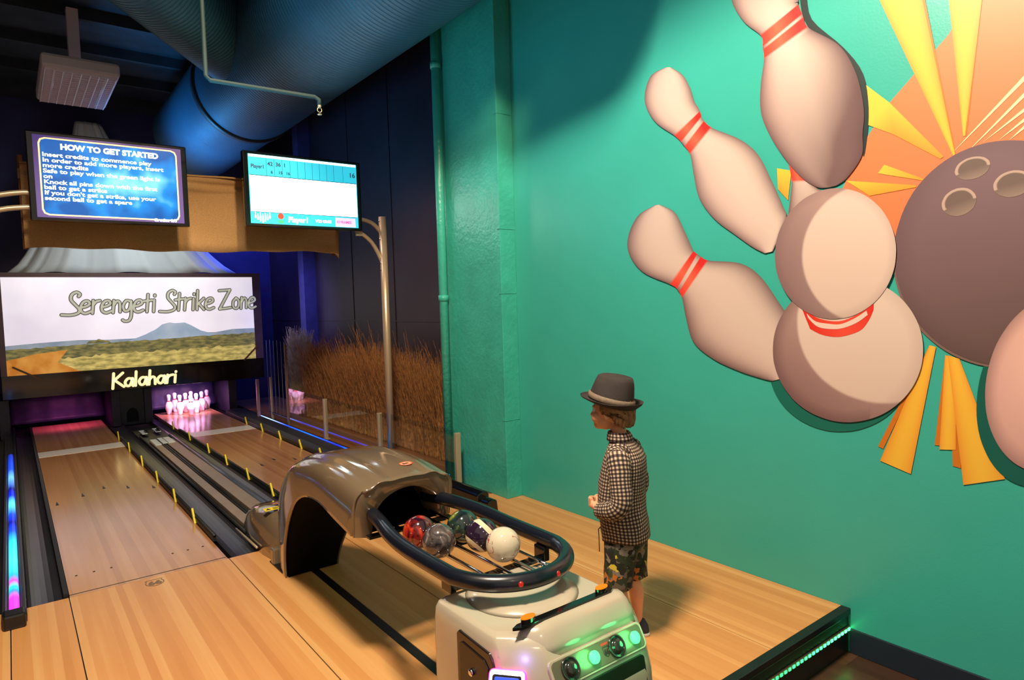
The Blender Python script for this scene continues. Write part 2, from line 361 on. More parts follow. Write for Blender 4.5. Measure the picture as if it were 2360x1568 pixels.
def led_right():
    t = tag(empty('light_strip', (2.72, 4.6, 0)), 'blue glowing light strip in a dark curb along the foot of the glass barrier', 'light strip')
    b = MB(); b.prism([(-.155, -.04), (-.15, .02), (-.10, .045), (.06, .045), (.07, .03), (.135, .03), (.14, -.04)], 'y', -.18, 6.0); b.build('curb', M_rubber, t, bevel=.004)
    m = mat('led_right', (20, 40, 255), .4); nt, N, L, bs = nodes(m)
    tc = N.new('ShaderNodeTexCoord'); sx = N.new('ShaderNodeSeparateXYZ'); L.new(tc.outputs['Object'], sx.inputs[0])
    r = N.new('ShaderNodeValToRGB'); e = r.color_ramp.elements; L.new(mth(nt, 'DIVIDE', sx.outputs['Y'], 5.2), r.inputs[0])
    stops = [(0, (20, 160, 255)), (.3, (30, 150, 255)), (.42, (0, 20, 255)), (.6, (10, 90, 255)), (.75, (20, 60, 255)), (.9, (160, 190, 255)), (1, (40, 80, 255))]
    e[0].position = 0; e[0].color = (*srgb(stops[0][1]), 1); e[1].position = 1; e[1].color = (*srgb(stops[-1][1]), 1)
    for p, c in stops[1:-1]: q = e.new(p); q.color = (*srgb(c), 1)
    L.new(r.outputs[0], bs.inputs['Emission Color']); bs.inputs['Emission Strength'].default_value = 2.6
    MB().box(.058, .3, .030, .078, 5.1, .048).build('diffuser', m, t)
    b = MB(); b.prism([(-.05, .0), (-.04, .13), (.02, .155), (.07, .13), (.08, 0)], 'y', -.62, .1)
    b.prism([(-.04, .0), (-.03, .10), (.02, .12), (.06, .10), (.07, 0)], 'y', -.74, -.6); b.build('end_cap', M_blackgloss, t, bevel=.012)
led_right()

# ================================================================== GLASS BARRIER
def glass():
    m = bpy.data.materials.new('clear_pane'); m.use_nodes = True; nt = m.node_tree; N = nt.nodes; L = nt.links
    N.remove(N['Principled BSDF']); out = N['Material Output']
    tr = N.new('ShaderNodeBsdfTransparent'); tr.inputs[0].default_value = (.90, .94, .94, 1)
    gl = N.new('ShaderNodeBsdfGlossy'); gl.inputs['Roughness'].default_value = .012; gl.inputs[0].default_value = (1, 1, 1, 1)
    fr = N.new('ShaderNodeFresnel'); fr.inputs[0].default_value = 1.75
    gm = N.new('ShaderNodeNewGeometry'); front = mth(nt, 'SUBTRACT', 1, gm.outputs['Backfacing'])
    mx = N.new('ShaderNodeMixShader'); L.new(mth(nt, 'MULTIPLY', fr.outputs[0], front), mx.inputs[0]); L.new(tr.outputs[0], mx.inputs[1]); L.new(gl.outputs[0], mx.inputs[2]); L.new(mx.outputs[0], out.inputs[0])
    t = tag(empty('glass_barrier', (2.9, 4.57, 0)), 'low clear glass barrier on silver posts right of the lane with pins', 'glass barrier')
    ys = [0, 1.44, 2.87, 4.17, 4.85]
    for a, b_ in zip(ys[:-2], ys[1:-1]):
        # one thin pane with rounded top corners
        pts = [(a + .02, .09), (b_ - .01, .09), (b_ - .01, .47), (b_ - .03, .5), (a + .04, .5), (a + .02, .47)]
        MB().prism(pts, 'x', -.0005, .0005).build('glass_pane', m, t)
    for y in ys[:3]:
        b = MB(); b.box(-.024, y - .016, 0, .024, y + .016, .485); b.box(-.04, y - .03, 0, .04, y + .03, .02); b.build('post', M_silver, t, bevel=.004)
    MB().box(-.015, ys[3] - .012, 0, .015, ys[3] + .012, 1.08).build('tall_post', mat('bronze_post', (120, 96, 84), .4, metal=.4), t)
    MB().box(-.015, ys[4] - .012, 0, .015, ys[4] + .012, .6).build('post', M_silver, t)
    return t
glass()
def net():
    t = tag(empty('string_screen', (2.9, 8.76, 0)), 'screen of thin upright strings beside the picture panel', 'string screen')
    for i in range(5):
        y = .78 - .155 * i
        MB().tube([(0, y, .1), (0, y, 1.12 + .01 * (i % 2))], .0035, 6).build('string', mat('grey_string', (120, 124, 136), .5), t)
    MB().box(-.01, 0, .09, .01, .8, .1).build('base_bar', M_black, t)
net()
b = MB(); b.box(2.735, 9.54, .0, 2.775, 9.58, .57)
tag(b.build('upright_rod', mat('pinkish_metal', (170, 130, 140), .35, metal=.5), bevel=.003), 'short metal upright at the end of the right bumper rail', 'post')

# ================================================================== MONITOR STANDS, MONITORS, BURLAP
def stand(x, sgn, label):
    t = tag(empty('monitor_stand', (x, 5.8, 0)), label, 'monitor stand', 'curved silver monitor stands')
    b = MB(); b.tube([(0, 0, 0), (0, 0, 2.41)], .036, 20); b.build('pole', M_silver, t)
    b = MB(); b.tube([(0, 0, 0), (0, 0, .02)], .085, 24); b.build('base_plate', M_black, t)
    for z0, z1, x1 in ((2.25, 2.43, .46), (1.96, 2.33, .5)):
        pts = smooth2([(0, 0, z0), (-sgn * x1 * .22, 0, z0 + (z1 - z0) * .55), (-sgn * x1 * .6, 0, z1 - .04), (-sgn * x1, 0, z1), (-sgn * (x1 + .25), 0, z1 + .01)], 5)
        MB().tube([p + Vector((0, .02, 0)) for p in pts], .019, 12).build('curved_arm', M_silver, t)
    MB().box(-sgn * .24 - .03, .005, 2.22, -sgn * .24 + .03, .03, 2.40).build('bracket_plate', M_silver, t, bevel=.003)
    for z in (2.37, 2.2, 1.97, 1.9): MB().sphere((-sgn * .036, -.005, z), .008, n=8).build('bolt', M_chrome, t)
    pass
stand(2.915, 1, 'silver pole stand with curved arms holding the score monitor, beside the glass barrier')
stand(-.33, -1, 'silver stand with curved arms holding the instruction monitor, cut off at the left edge')

def screen_text(lines, parent, m, name='screen_text'):
    for (t, size, x, z, bold, al, sx) in lines:
        vs, fs = text_mesh(t, size, (x, -.0335, z), FACE_CAM, .0006, bold, al, sx); b = MB(); b.add(vs, fs)
        b.build(name, m, parent, fix=False)
def monitor_left():
    cx, cz = .685, 2.545
    t = tag(empty('monitor', (cx, 5.78, cz)), 'wall of text instruction monitor with blue screen, above the empty lane', 'monitor', 'overhead monitors')
    t['label'] = 'overhead monitor with a blue screen of playing instructions, above the empty lane'
    b = MB(); b.box(-.515, -.03, -.315, .515, .03, .315); b.box(-.42, .03, -.22, .42, .07, .22); b.build('housing', M_blackgloss, t, bevel=.008)
    m = mat('blue_screen', (10, 90, 190), .2); nt, N, L, bs = nodes(m)
    tc = N.new('ShaderNodeTexCoord'); v = N.new('ShaderNodeTexVoronoi'); v.inputs['Scale'].default_value = 7; L.new(tc.outputs['Object'], v.inputs['Vector'])
    n = N.new('ShaderNodeTexNoise'); n.inputs['Scale'].default_value = 5; L.new(tc.outputs['Object'], n.inputs['Vector'])
    sx = N.new('ShaderNodeSeparateXYZ'); L.new(tc.outputs['Object'], sx.inputs[0])
    # pale spot behind the text at lower right, as on the screen's own picture
    dx = mth(nt, 'SUBTRACT', sx.outputs['X'], .1); dz = mth(nt, 'ADD', sx.outputs['Z'], .02)
    d = mth(nt, 'SQRT', mth(nt, 'ADD', mth(nt, 'MULTIPLY', dx, dx), mth(nt, 'MULTIPLY', mth(nt, 'MULTIPLY', dz, dz), 3)))
    q = mth(nt, 'SUBTRACT', .74, mth(nt, 'MULTIPLY', d, 1.5))
    f = mth(nt, 'ADD', q, mth(nt, 'MULTIPLY', mth(nt, 'SUBTRACT', n.outputs['Fac'], .5), 1.3))
    f = mth(nt, 'ADD', f, mth(nt, 'MULTIPLY', mth(nt, 'SUBTRACT', v.outputs['Distance'], .3), .5))
    r = N.new('ShaderNodeValToRGB'); e = r.color_ramp.elements; e[0].position = .05; e[0].color = (*srgb((6, 80, 150)), 1); e[1].position = .95; e[1].color = (*srgb((140, 230, 255)), 1)
    z = e.new(.45); z.color = (*srgb((20, 130, 210)), 1); L.new(f, r.inputs[0]); L.new(r.outputs[0], bs.inputs['Emission Color']); bs.inputs['Emission Strength'].default_value = 1.7
    bs.inputs['Base Color'].default_value = (0, 0, 0, 1)
    MB().box(-.475, -.0325, -.29, .475, -.031, .29).build('screen', glow('screen_border_blue', (70, 50, 120), .8), t)
    b = MB()
    def rr(w, h, c): return [(sx_ * (w - c) + c * math.cos(a), sz * (h - c) + c * math.sin(a)) for sx_, sz, a0 in ((1, 1, 0), (-1, 1, PI / 2), (-1, -1, PI), (1, -1, 3 * PI / 2)) for a in (a0, a0 + PI / 4, a0 + PI / 2)]
    b.prism(rr(.445, .275, .04), 'y', -.0330, -.0325); b.build('screen_frame', glow('screen_frame', (255, 214, 150), 1.1), t)
    b = MB(); b.prism(rr(.435, .265, .035), 'y', -.0334, -.0330); b.build('screen_picture', m, t)
    W = glow('screen_white', (235, 245, 255), 1.3)
    L_ = [('HOW TO GET STARTED', .055, 0.0, .200, .003, 'CENTER', 1.05)]
    rows = ['Insert credits to commence play', 'In order to add more players, insert', 'more credits', 'Safe to play when the green light is', 'on', 'Knock all pins down with the first', 'ball to get a strike', "If you don't get a strike, use your", 'second ball to get a spare']
    for i, s in enumerate(rows): L_.append((s, .041, -.425, .142 - i * .0385, .0012, 'LEFT', 1.28))
    L_.append(('Credits 0/5', .032, .26, -.283, .001, 'LEFT', 1.1))
    screen_text(L_, t, W)
monitor_left()
def monitor_right():
    cx, cz = 2.158, 2.575
    t = tag(empty('monitor', (cx, 5.78, cz)), 'overhead score monitor with a white and turquoise score sheet, held by the right pole', 'monitor', 'overhead monitors')
    b = MB(); b.box(-.525, -.03, -.315, .525, .03, .315); b.box(-.42, .03, -.22, .42, .07, .22); b.build('housing', M_blackgloss, t, bevel=.008)
    MB().box(-.485, -.0325, -.29, .485, -.031, .29).build('screen', glow('screen_cyan', (50, 190, 215), 1.1), t)
    MB().box(-.478, -.0330, -.19, .478, -.0325, .112).build('play_area', glow('screen_pure_white', (240, 250, 255), 4.0), t)
    MB().box(-.478, -.0330, .268, .478, -.0325, .288).build('header_row', glow('screen_pure_white', (240, 250, 255), 4.0), t)
    b = MB(); dark = glow('screen_dark_teal', (10, 90, 110), .5)
    xs = [-.478, -.335, -.268, -.2, -.132, -.066, 0, .066, .132, .198, .264, .352, .472]
    for x in xs[1:-1]: b.box(x - .0012, -.0334, .12, x + .0012, -.0330, .265)
    b.box(-.478, -.0334, .113, .478, -.0330, .118); b.box(-.478, -.0334, -.195, .478, -.0330, -.191)
    b.build('grid_lines', dark, t)
    hd = ['1', '2', '3', '4', '5', '6', '7', '8', '9', '10']
    L_ = [('PLAYERS', .02, -.47, .271, .0006, 'LEFT', 1.2), ('TOTAL', .02, .37, .271, .0006, 'LEFT', 1.2)]
    for i, s in enumerate(hd): L_.append((s, .02, xs[i + 1] + .03, .271, .0006, 'LEFT', 1.2))
    L_ += [('Player1', .045, -.465, .175, .001, 'LEFT', .85)]
    L_ += [('42', .045, -.325, .205, .001, 'LEFT', 1), ('36', .045, -.257, .205, .001, 'LEFT', 1), ('1', .045, -.19, .205, .001, 'LEFT', 1), ('6', .035, -.30, .14, .001, 'LEFT', 1), ('15', .035, -.235, .14, .001, 'LEFT', 1), ('16', .035, -.17, .14, .001, 'LEFT', 1), ('16', .06, .41, .17, .001, 'LEFT', 1)]
    screen_text(L_, t, glow('screen_ink', (40, 70, 90), .5))
    screen_text([('Player1', .062, -.17, -.265, .002, 'LEFT', 1.0), ('V20 00:00', .036, .075, -.258, .001, 'LEFT', 1.0)], t, glow('screen_pure_white', (240, 250, 255), 4.0))
    b = MB(); b.box(.262, -.0334, -.285, .455, -.0330, -.205); b.build('pink_panel', glow('screen_pink', (236, 190, 240), 1.1), t)
    screen_text([('10 FRAMES', .034, .27, -.255, .001, 'LEFT', .9)], t, glow('screen_magenta', (190, 90, 160), .8))
    b = MB()
    k = 0
    for row, n_ in enumerate((4, 3, 2, 1)):
        for i in range(n_):
            x = -.445 + i * .040 + row * .020; z = -.222 - row * .012
            p = [(x + dx * .0085, z + dz * .026) for dx, dz in ((0, 1), (.4, .9), (.45, .7), (.25, .45), (.6, .0), (.8, -.4), (.4, -1), (-.4, -1), (-.8, -.4), (-.6, 0), (-.25, .45), (-.45, .7), (-.4, .9))]
            b.prism(p, 'y', -.0338 - .0004 * row, -.0330)
    b.build('pin_icons', glow('screen_pure_white', (240, 250, 255), 4.0), t)
    b = MB(); b.prism([(-.232 + .026 * math.cos(a * PI / 8), -.22 + .026 * math.sin(a * PI / 8)) for a in range(16)], 'y', -.0336, -.0330); b.build('ball_icon', glow('screen_red', (235, 70, 50), 1.0), t)
    b = MB(); b.prism([(-.232 + .03 * math.cos(a * PI / 8), -.268 + .015 * math.sin(a * PI / 8)) for a in range(16)], 'y', -.0336, -.0330); b.build('green_icon', glow('screen_green', (60, 240, 120), 1.2), t)
    # faint cartoon-free grey pin outline in the play area is left as a plain pale block
    b = MB(); b.prism([(.0, -.1), (.0, .0), (-.02, .03), (.0, .06), (.1, .06), (.115, .02), (.09, -.01), (.08, -.1)], 'y', -.0334, -.0330); b.build('pale_figure', glow('screen_pale', (236, 250, 252), 1.5), t)
monitor_right()

def burlap():
    t = tag(empty('burlap_valance', (1.36, 6.12, 2.36)), 'tan burlap cloth stretched along a wooden beam behind the two monitors', 'burlap cloth')
    b = MB(); nx = 60; rows = []
    zs = [(.33, -.06), (.345, -.035), (.335, -.02), (.30, -.045), (.285, -.02), (.26, -.012), (.235, -.04), (.215, -.018), (.19, -.01), (.1, -.012), (0, -.008), (-.12, -.012), (-.22, -.006), (-.30, -.01)]
    for k, (z, y) in enumerate(zs):
        row = []
        for i in range(nx + 1):
            u = i / nx; x = -1.225 + 2.46 * u
            zz = z + .02 * (u) + (.008 * math.sin(u * 9 + k) + .006 * math.sin(u * 31)) * (k / 13) + (.05 * (u > .985) * (-(k > 11)))
            row.append((x, y + .012 * math.sin(u * 17 + k * .7) + .006 * math.sin(u * 41), zz))
        rows.append(row)
    b.loft(rows, closed=False, caps=False); b.build('cloth', M_burlap, t, solid=.006, fix=False)
    MB().box(-1.24, .012, .22, 1.24, .08, .30).build('beam', M_wood, t, bevel=.004)
    for x in (-1.22, 1.2): MB().tube([(x, .045, -.3), (x, .045, .4)], .018, 8).build('wooden_post', M_wood, t)
    for x in (-.675, .798): MB().box(x - .05, -.27, .23, x + .05, .012, .29).build('support_bracket', M_black, t)
    pass
burlap()

# ================================================================== STROKE LETTERING
GL = {
 'S': (.50, [[(-.12, -.04), (.2, -.06), (.45, .03), (.48, .2), (.33, .42), (.2, .62), (.22, .85), (.38, .97), (.5, .88), (.46, .78)]]),
 'e': (.40, [[(.03, .27), (.2, .31), (.34, .42), (.28, .56), (.13, .52), (.03, .3), (.06, .08), (.2, 0), (.38, .08)]]),
 'r': (.34, [[(.07, .58), (.04, .0)], [(.06, .36), (.16, .52), (.3, .57)]]),
 'n': (.38, [[(.07, .56), (.04, 0)], [(.06, .34), (.18, .53), (.29, .44), (.3, .03)]]),
 'g': (.40, [[(.32, .5), (.15, .55), (.03, .3), (.1, .06), (.26, .14), (.33, .5)], [(.33, .52), (.34, -.1), (.26, -.38), (.1, -.42), (.02, -.36)]]),
 't': (.34, [[(.17, .82), (.13, .0)], [(.0, .5), (.17, .53), (.33, .55)]]),
 'i': (.17, [[(.07, .55), (.05, 0)], [(.09, .75), (.095, .79)]]),
 'k': (.38, [[(.07, .95), (.05, 0)], [(.33, .56), (.08, .27)], [(.12, .3), (.34, 0)]]),
 'Z': (.62, [[(.0, .93), (.3, .95), (.5, .97)], [(.5, .97), (.03, .0)], [(.03, .0), (.3, .02), (.55, .06)]]),
 'o': (.38, [[(.18, .54), (.04, .35), (.06, .08), (.2, .0), (.31, .15), (.31, .4), (.18, .54)]]),
 'a': (.40, [[(.32, .5), (.15, .55), (.03, .3), (.1, .04), (.24, .08), (.33, .5)], [(.33, .54), (.36, .0)]]),
 'l': (.18, [[(.08, 1), (.06, 0)]]),
 'h': (.38, [[(.08, 1), (.05, 0)], [(.06, .34), (.18, .53), (.29, .44), (.31, 0)]]),
 'K': (.52, [[(.08, .98), (.05, -.08)], [(.45, .98), (.1, .48)], [(.12, .5), (.5, .0)]]),
}
def ribbon(b, pts, w, y0, y1):
    """rounded flat stroke in the XZ plane, thickness y0..y1"""
    P = [Vector((p[0], p[1])) for p in pts]; n = len(P); Lf = []; Rt = []
    for i, p in enumerate(P):
        t = (P[min(i + 1, n - 1)] - P[max(i - 1, 0)]).normalized(); nn = Vector((-t.y, t.x)); Lf.append(p + nn * w); Rt.append(p - nn * w)
    t0 = (P[1] - P[0]).normalized(); t1 = (P[-1] - P[-2]).normalized()
    vs = []; fs = []
    for i in range(n): vs += [(Lf[i].x, y0, Lf[i].y), (Rt[i].x, y0, Rt[i].y), (Lf[i].x, y1, Lf[i].y), (Rt[i].x, y1, Rt[i].y)]
    for i in range(n - 1):
        a = i * 4; c = a + 4
        fs += [(a, a + 1, c + 1, c), (a + 2, c + 2, c + 3, a + 3), (a, c, c + 2, a + 2), (a + 1, a + 3, c + 3, c + 1)]
    b.add(vs, fs)
    for p, t in ((P[0], -t0), (P[-1], t1)):
        ang = math.atan2(t.y, t.x)
        b.prism([(p.x + w * math.cos(ang + k * PI / 8 - PI / 2), p.y + w * math.sin(ang + k * PI / 8 - PI / 2)) for k in range(9)], 'y', y0, y1)
def write_strokes(word, x0, z0, width, cap, wd, lay, slant=0, rise=0):
    tot = sum(GL[c][0] for c in word); sx = width / tot; out = [MB() for _ in lay]; x = x0
    for c in word:
        adv, strokes = GL[c]
        for st in strokes:
            pts = st if c == 'Z' or len(st) < 3 else [tuple(p) for p in smooth2([Vector((p[0], p[1])) for p in st], 4)]
            q = [(x + p[0] * sx + slant * p[1] * cap, z0 + p[1] * cap + rise * (x - x0)) for p in pts]
            for (w_, ya, yb), mb in zip(lay, out): ribbon(mb, q, w_ * wd, ya, yb)
        x += adv * sx
    return out

# ================================================================== MASKING UNIT (picture panel over the pins)
def masking():
    cx, y = 1.57, 10.7
    t = tag(empty('picture_panel', (cx, y, .48)), 'long lit savanna picture panel with lettering hanging over the ends of both lanes', 'sign panel')
    def X(x): return x - cx
    def Z(z): return z - .48
    b = MB(); b.box(X(-.11), 0, Z(.48), X(3.20), .09, Z(2.13)); b.build('housing', mat('panel_black', (16, 14, 16), .12, coat=.6), t, bevel=.004)
    fr = mat('panel_frame', (92, 70, 80), .4, var=.2)
    b = MB(); b.box(X(-.11), -.014, Z(2.07), X(3.20), 0, Z(2.13)); b.box(X(3.08), -.014, Z(.79), X(3.20), 0, Z(2.07)); b.box(X(-.11), -.014, Z(.79), X(-.045), 0, Z(2.07)); b.build('frame', fr, t)
    def lit(name, a, c, sc, e, stretch=(1, 1, 1)):
        m = mat(name, a, .4); nt, N, L, bs = nodes(m); tc = N.new('ShaderNodeTexCoord'); mp = N.new('ShaderNodeMapping'); mp.inputs['Scale'].default_value = stretch
        L.new(tc.outputs['Object'], mp.inputs[0]); n = N.new('ShaderNodeTexNoise'); n.inputs['Scale'].default_value = sc; n.inputs['Detail'].default_value = 8; L.new(mp.outputs[0], n.inputs['Vector'])
        r = N.new('ShaderNodeValToRGB'); q = r.color_ramp.elements; q[0].position = .38; q[1].position = .64; q[0].color = (*srgb(a), 1); q[1].color = (*srgb(c), 1)
        L.new(n.outputs['Fac'], r.inputs[0]); L.new(r.outputs[0], bs.inputs['Emission Color']); L.new(r.outputs[0], bs.inputs['Base Color']); bs.inputs['Emission Strength'].default_value = e
        return m
    sky = lit('picture_sky', (214, 206, 222), (240, 234, 242), .8, .85)
    mtn = lit('picture_mountain', (150, 172, 196), (186, 198, 214), 2, .6); far = lit('picture_far_hills', (130, 150, 172), (160, 172, 186), 4, .55)
    bush = lit('picture_bush', (90, 92, 62), (150, 140, 84), 9, .55, (1, 1, 3)); gold = lit('picture_gold_grass', (146, 134, 74), (216, 196, 116), 7, .65, (1, 1, 3)); dirt = lit('picture_dirt_road', (196, 120, 40), (222, 156, 70), 5, .6)
    b = MB(); A, B = X(-.045), X(3.08)
    b.prism([(A, Z(.79)), (B, Z(.79)), (B, Z(2.07)), (A, Z(2.07))], 'y', -.006, -.004, 0)
    b.prism([(A, Z(1.0)), (B, Z(1.0)), (B, Z(1.27)), (X(2.75), Z(1.27)), (X(2.5), Z(1.235)), (X(2.3), Z(1.24)), (X(1.9), Z(1.18)), (X(1.5), Z(1.2)), (X(1.1), Z(1.2)), (X(.75), Z(1.215)), (X(.3), Z(1.2)), (A, Z(1.18))], 'y', -.0072, -.006, 2)
    b.prism([(X(1.3), Z(1.15)), (X(2.6), Z(1.15)), (X(2.45), Z(1.22)), (X(2.3), Z(1.27)), (X(2.16), Z(1.36)), (X(2.08), Z(1.4)), (X(1.95), Z(1.395)), (X(1.88), Z(1.41)), (X(1.78), Z(1.385)), (X(1.7), Z(1.32)), (X(1.56), Z(1.25))], 'y', -.0078, -.0072, 1)
    rnd = random.Random(3)
    def ridge(z0, z1, amp, n=70):
        top = [(A + (B - A) * i / n, Z(z0 + (z1 - z0) * i / n + rnd.uniform(-amp, amp))) for i in range(n + 1)]
        return [(B, Z(.79)), ] + top[::-1] + [(A, Z(.79))]
    b.prism(ridge(1.13, 1.2, .008), 'y', -.009, -.0078, 3)
    b.prism(ridge(.98, 1.02, .02), 'y', -.010, -.009, 4)
    b.prism([(A, Z(.79)), (X(.75), Z(.79)), (X(.5), Z(.93)), (X(.62), Z(1.09)), (X(.3), Z(1.06)), (A, Z(.99))], 'y', -.0108, -.010, 5)
    tr_ = [(X(.98 + .14 * math.cos(a * PI / 10)), Z(1.16 + .035 * abs(math.sin(a * PI / 10)) * (1 + .3 * (a % 3)))) for a in range(11)]
    b.prism(tr_, 'y', -.0104, -.009, 3)
    b.build('picture', [sky, mtn, far, bush, gold, dirt], t, fix=False)
    outline = glow('letter_outline', (70, 72, 56), .35); fill = glow('letter_fill', (176, 176, 160), .7)
    for word, x0, wd_, n_ in (('Serengeti', .62, 1.10, 0), ('Strike', 1.80, .70, 1), ('Zone', 2.57, .55, 2)):
        L1, L2 = write_strokes(word, X(x0), Z(1.585 if n_ else 1.575), wd_, .30, 1, [(.025, -.0135, -.008), (.015, -.0148, -.013)], .06)
        L1.build('letter_outline', outline, t, fix=False); L2.build('letter_fill', fill, t, fix=False)
    (K,) = write_strokes('Kalahari', X(1.10), Z(.525), .84, .20, 1, [(.018, -.012, -.001)], .06)
    K.build('cream_lettering', glow('cream_letters', (250, 238, 176), .95), t, fix=False)
    for x0, z0, x1, z1 in ((.02, .9, .3, .72), (2.9, .78, 3.1, .98)):
        (bb,) = [MB()]; ribbon(bb, [(X(x0), Z(z0)), (X(x1), Z(z1))], .012, -.03, -.018); bb.build('corner_strap', M_wood, t)
    for x, c in ((.72, (60, 20, 18)), (.62, (16, 44, 34)), (2.52, (70, 22, 18)), (2.42, (14, 36, 28))):
        MB().lathe([(0, -.004), (.045, -.004), (.045, 0)], 20, (X(x), 0, Z(.62)), 0, Matrix.Rotation(-PI / 2, 3, 'X') @ Matrix.Diagonal((1, 1, -1))).build('signal_lamp', mat('lamp_%d' % c[0], c, .2), t, fix=False)
masking()

def pinsetter():
    t = tag(empty('pinsetter', (1.5, 11.2, 0)), 'dark pin deck housing with side panels and curtains under the picture panel', 'pinsetter housing')
    dk = mat('kickback', (44, 38, 58), .45, var=.35, scale=8)
    for x0, x1, nm in ((-.16, -.05, 'side_panel'), (1.09, 1.20, 'side_panel'), (1.50, 1.60, 'side_panel'), (2.66, 2.78, 'side_panel')):
        MB().box(x0 - 1.5, -.45, -.04, x1 - 1.5, .55, .47).build(nm, dk, t, bevel=.004)
    MB().box(1.2 - 1.5, -.40, -.04, 1.50 - 1.5, -.36, .47).build('centre_panel', mat('centre_panel', (36, 36, 46), .4, var=.3), t)
    b = MB(); b.prism([(-.15 + .075 * math.cos(k * PI / 8) , .10 + (.10 * math.sin(k * PI / 8) if k <= 8 else 0)) for k in range(9)] + [(-.225, .0), (-.075, .0)][0:2], 'y', -.405, -.40); b.build('ball_opening', mat('void_black', (3, 3, 3), .9), t)
    for x0, x1 in ((-.05, 1.09), (1.60, 2.66)):
        b = MB(); rows = []
        for z, y in ((.47, .52), (.3, .50), (.16, .46), (.08, .40), (.03, .38)):
            rows.append([(x0 - 1.5 + (x1 - x0) * i / 20, y + .008 * math.sin(i * 1.3), z) for i in range(21)])
        b.loft(rows, closed=False, caps=False); b.build('curtain', mat('pit_curtain', (64, 56, 96), .5, var=.3, scale=12), t, solid=.006, fix=False)
        MB().box(x0 - 1.5, -.5 if False else -.0, -.045, x1 - 1.5, .6, -.041).build('pit_floor', M_black, t)
    b = MB(); b.box(-.62 - 1.5, -.4, 0, -.16 - 1.5, .5, .47); b.build('left_housing', M_black, t)
pinsetter()

def pins():
    prof = [(0, 0), (.026, 0), (.030, .006), (.040, .05), (.0555, .095), (.0575, .115), (.054, .14), (.040, .175), (.026, .20), (.0225, .215), (.0235, .235), (.029, .262), (.030, .275), (.026, .292), (.016, .302), (0, .305)]
    prof = [tuple(p) for p in smooth2([Vector(p) for p in prof[2:-1]], 3)]; prof = [(0, 0), (.026, 0)] + prof + [(0, .305)]
    def mi(i): return 1 if (.196 < (prof[i][1] + prof[i + 1][1]) / 2 < .209) else 0
    white = mat('pin_white', (236, 230, 232), .18, coat=.4); red = mat('pin_red', (190, 24, 40), .3)
    first = None
    hx, hy, dx, dy = 2.11, 10.74, .1165, .185
    P_ = [(0, 0), (1, -1), (1, 1), (2, -2), (2, 0), (2, 2), (3, -1), (3, 1), (3, 3)]
    LB = ['head pin standing nearest at the front of the triangle', 'pin in the second row, left of the head pin', 'pin in the second row, right of the head pin', 'pin at the left end of the third row, leftmost of all',
          'pin in the middle of the third row behind the head pin', 'pin at the right end of the third row', 'back row pin seen between the two leftmost pins', 'back row pin just right of the middle', 'back row pin at the far right corner']
    for (r_, c_), lb in zip(P_, LB):
        if first is None:
            b = MB(); b.lathe(prof, 28, mif=mi)
            t = empty('bowling_pin'); first = t
            body = b.build('pin_body', white, t)
            body.data.materials.append(red)
        else: t = copy_tree(first)
        t.location = (hx + c_ * dx, hy + r_ * dy, .001)
        tag(t, 'white bowling ' + lb, 'bowling pin', 'bowling pins on the right lane')
pins()

# ================================================================== TENT CLOTH, DUCTS, CEILING ITEMS
def tent():
    t = tag(empty('tent_cloth', (1.5, 11.2, 2.13)), 'gathered sheer white cloth canopy rising behind the picture panel', 'cloth canopy')
    def skirt(z0, z1, w0, w1, cx0, cx1, dep0, dep1, name, seed):
        rnd = random.Random(seed); n = 72; ph = [rnd.uniform(0, 6) for _ in range(6)]; rows = []
        for k in range(14):
            s_ = k / 13; row = []
            for i in range(n + 1):
                a = PI * i / n
                wv = sum(math.sin(i * fq + ph[j]) * am for j, (fq, am) in enumerate(((.35, .05), (.62, .035), (1.1, .02), (2.1, .01)))) * (1.1 - .5 * s_)
                e = s_ ** .75
                wx = w0 + (w1 - w0) * e; dp = dep0 + (dep1 - dep0) * e
                row.append((cx0 + (cx1 - cx0) * s_ - math.cos(a) * wx * (1 + .15 * wv), -math.sin(a) ** .6 * dp * (1 + wv * 2.0) if 0 < i < n else 0, z0 + (z1 - z0) * s_ + .02 * math.sin(i * .4) * (1 - s_)))
            rows.append(row)
        b = MB(); b.loft(rows, closed=False, caps=False); b.build(name, M_tent, t, solid=.003, fix=False)
    skirt(.0, 1.55, 1.47, .42, 0, -.35, .40, .24, 'lower_drape', 4)
    skirt(1.50, 2.15, .42, .16, -.35, -.43, .24, .10, 'upper_gather', 9)
tent()

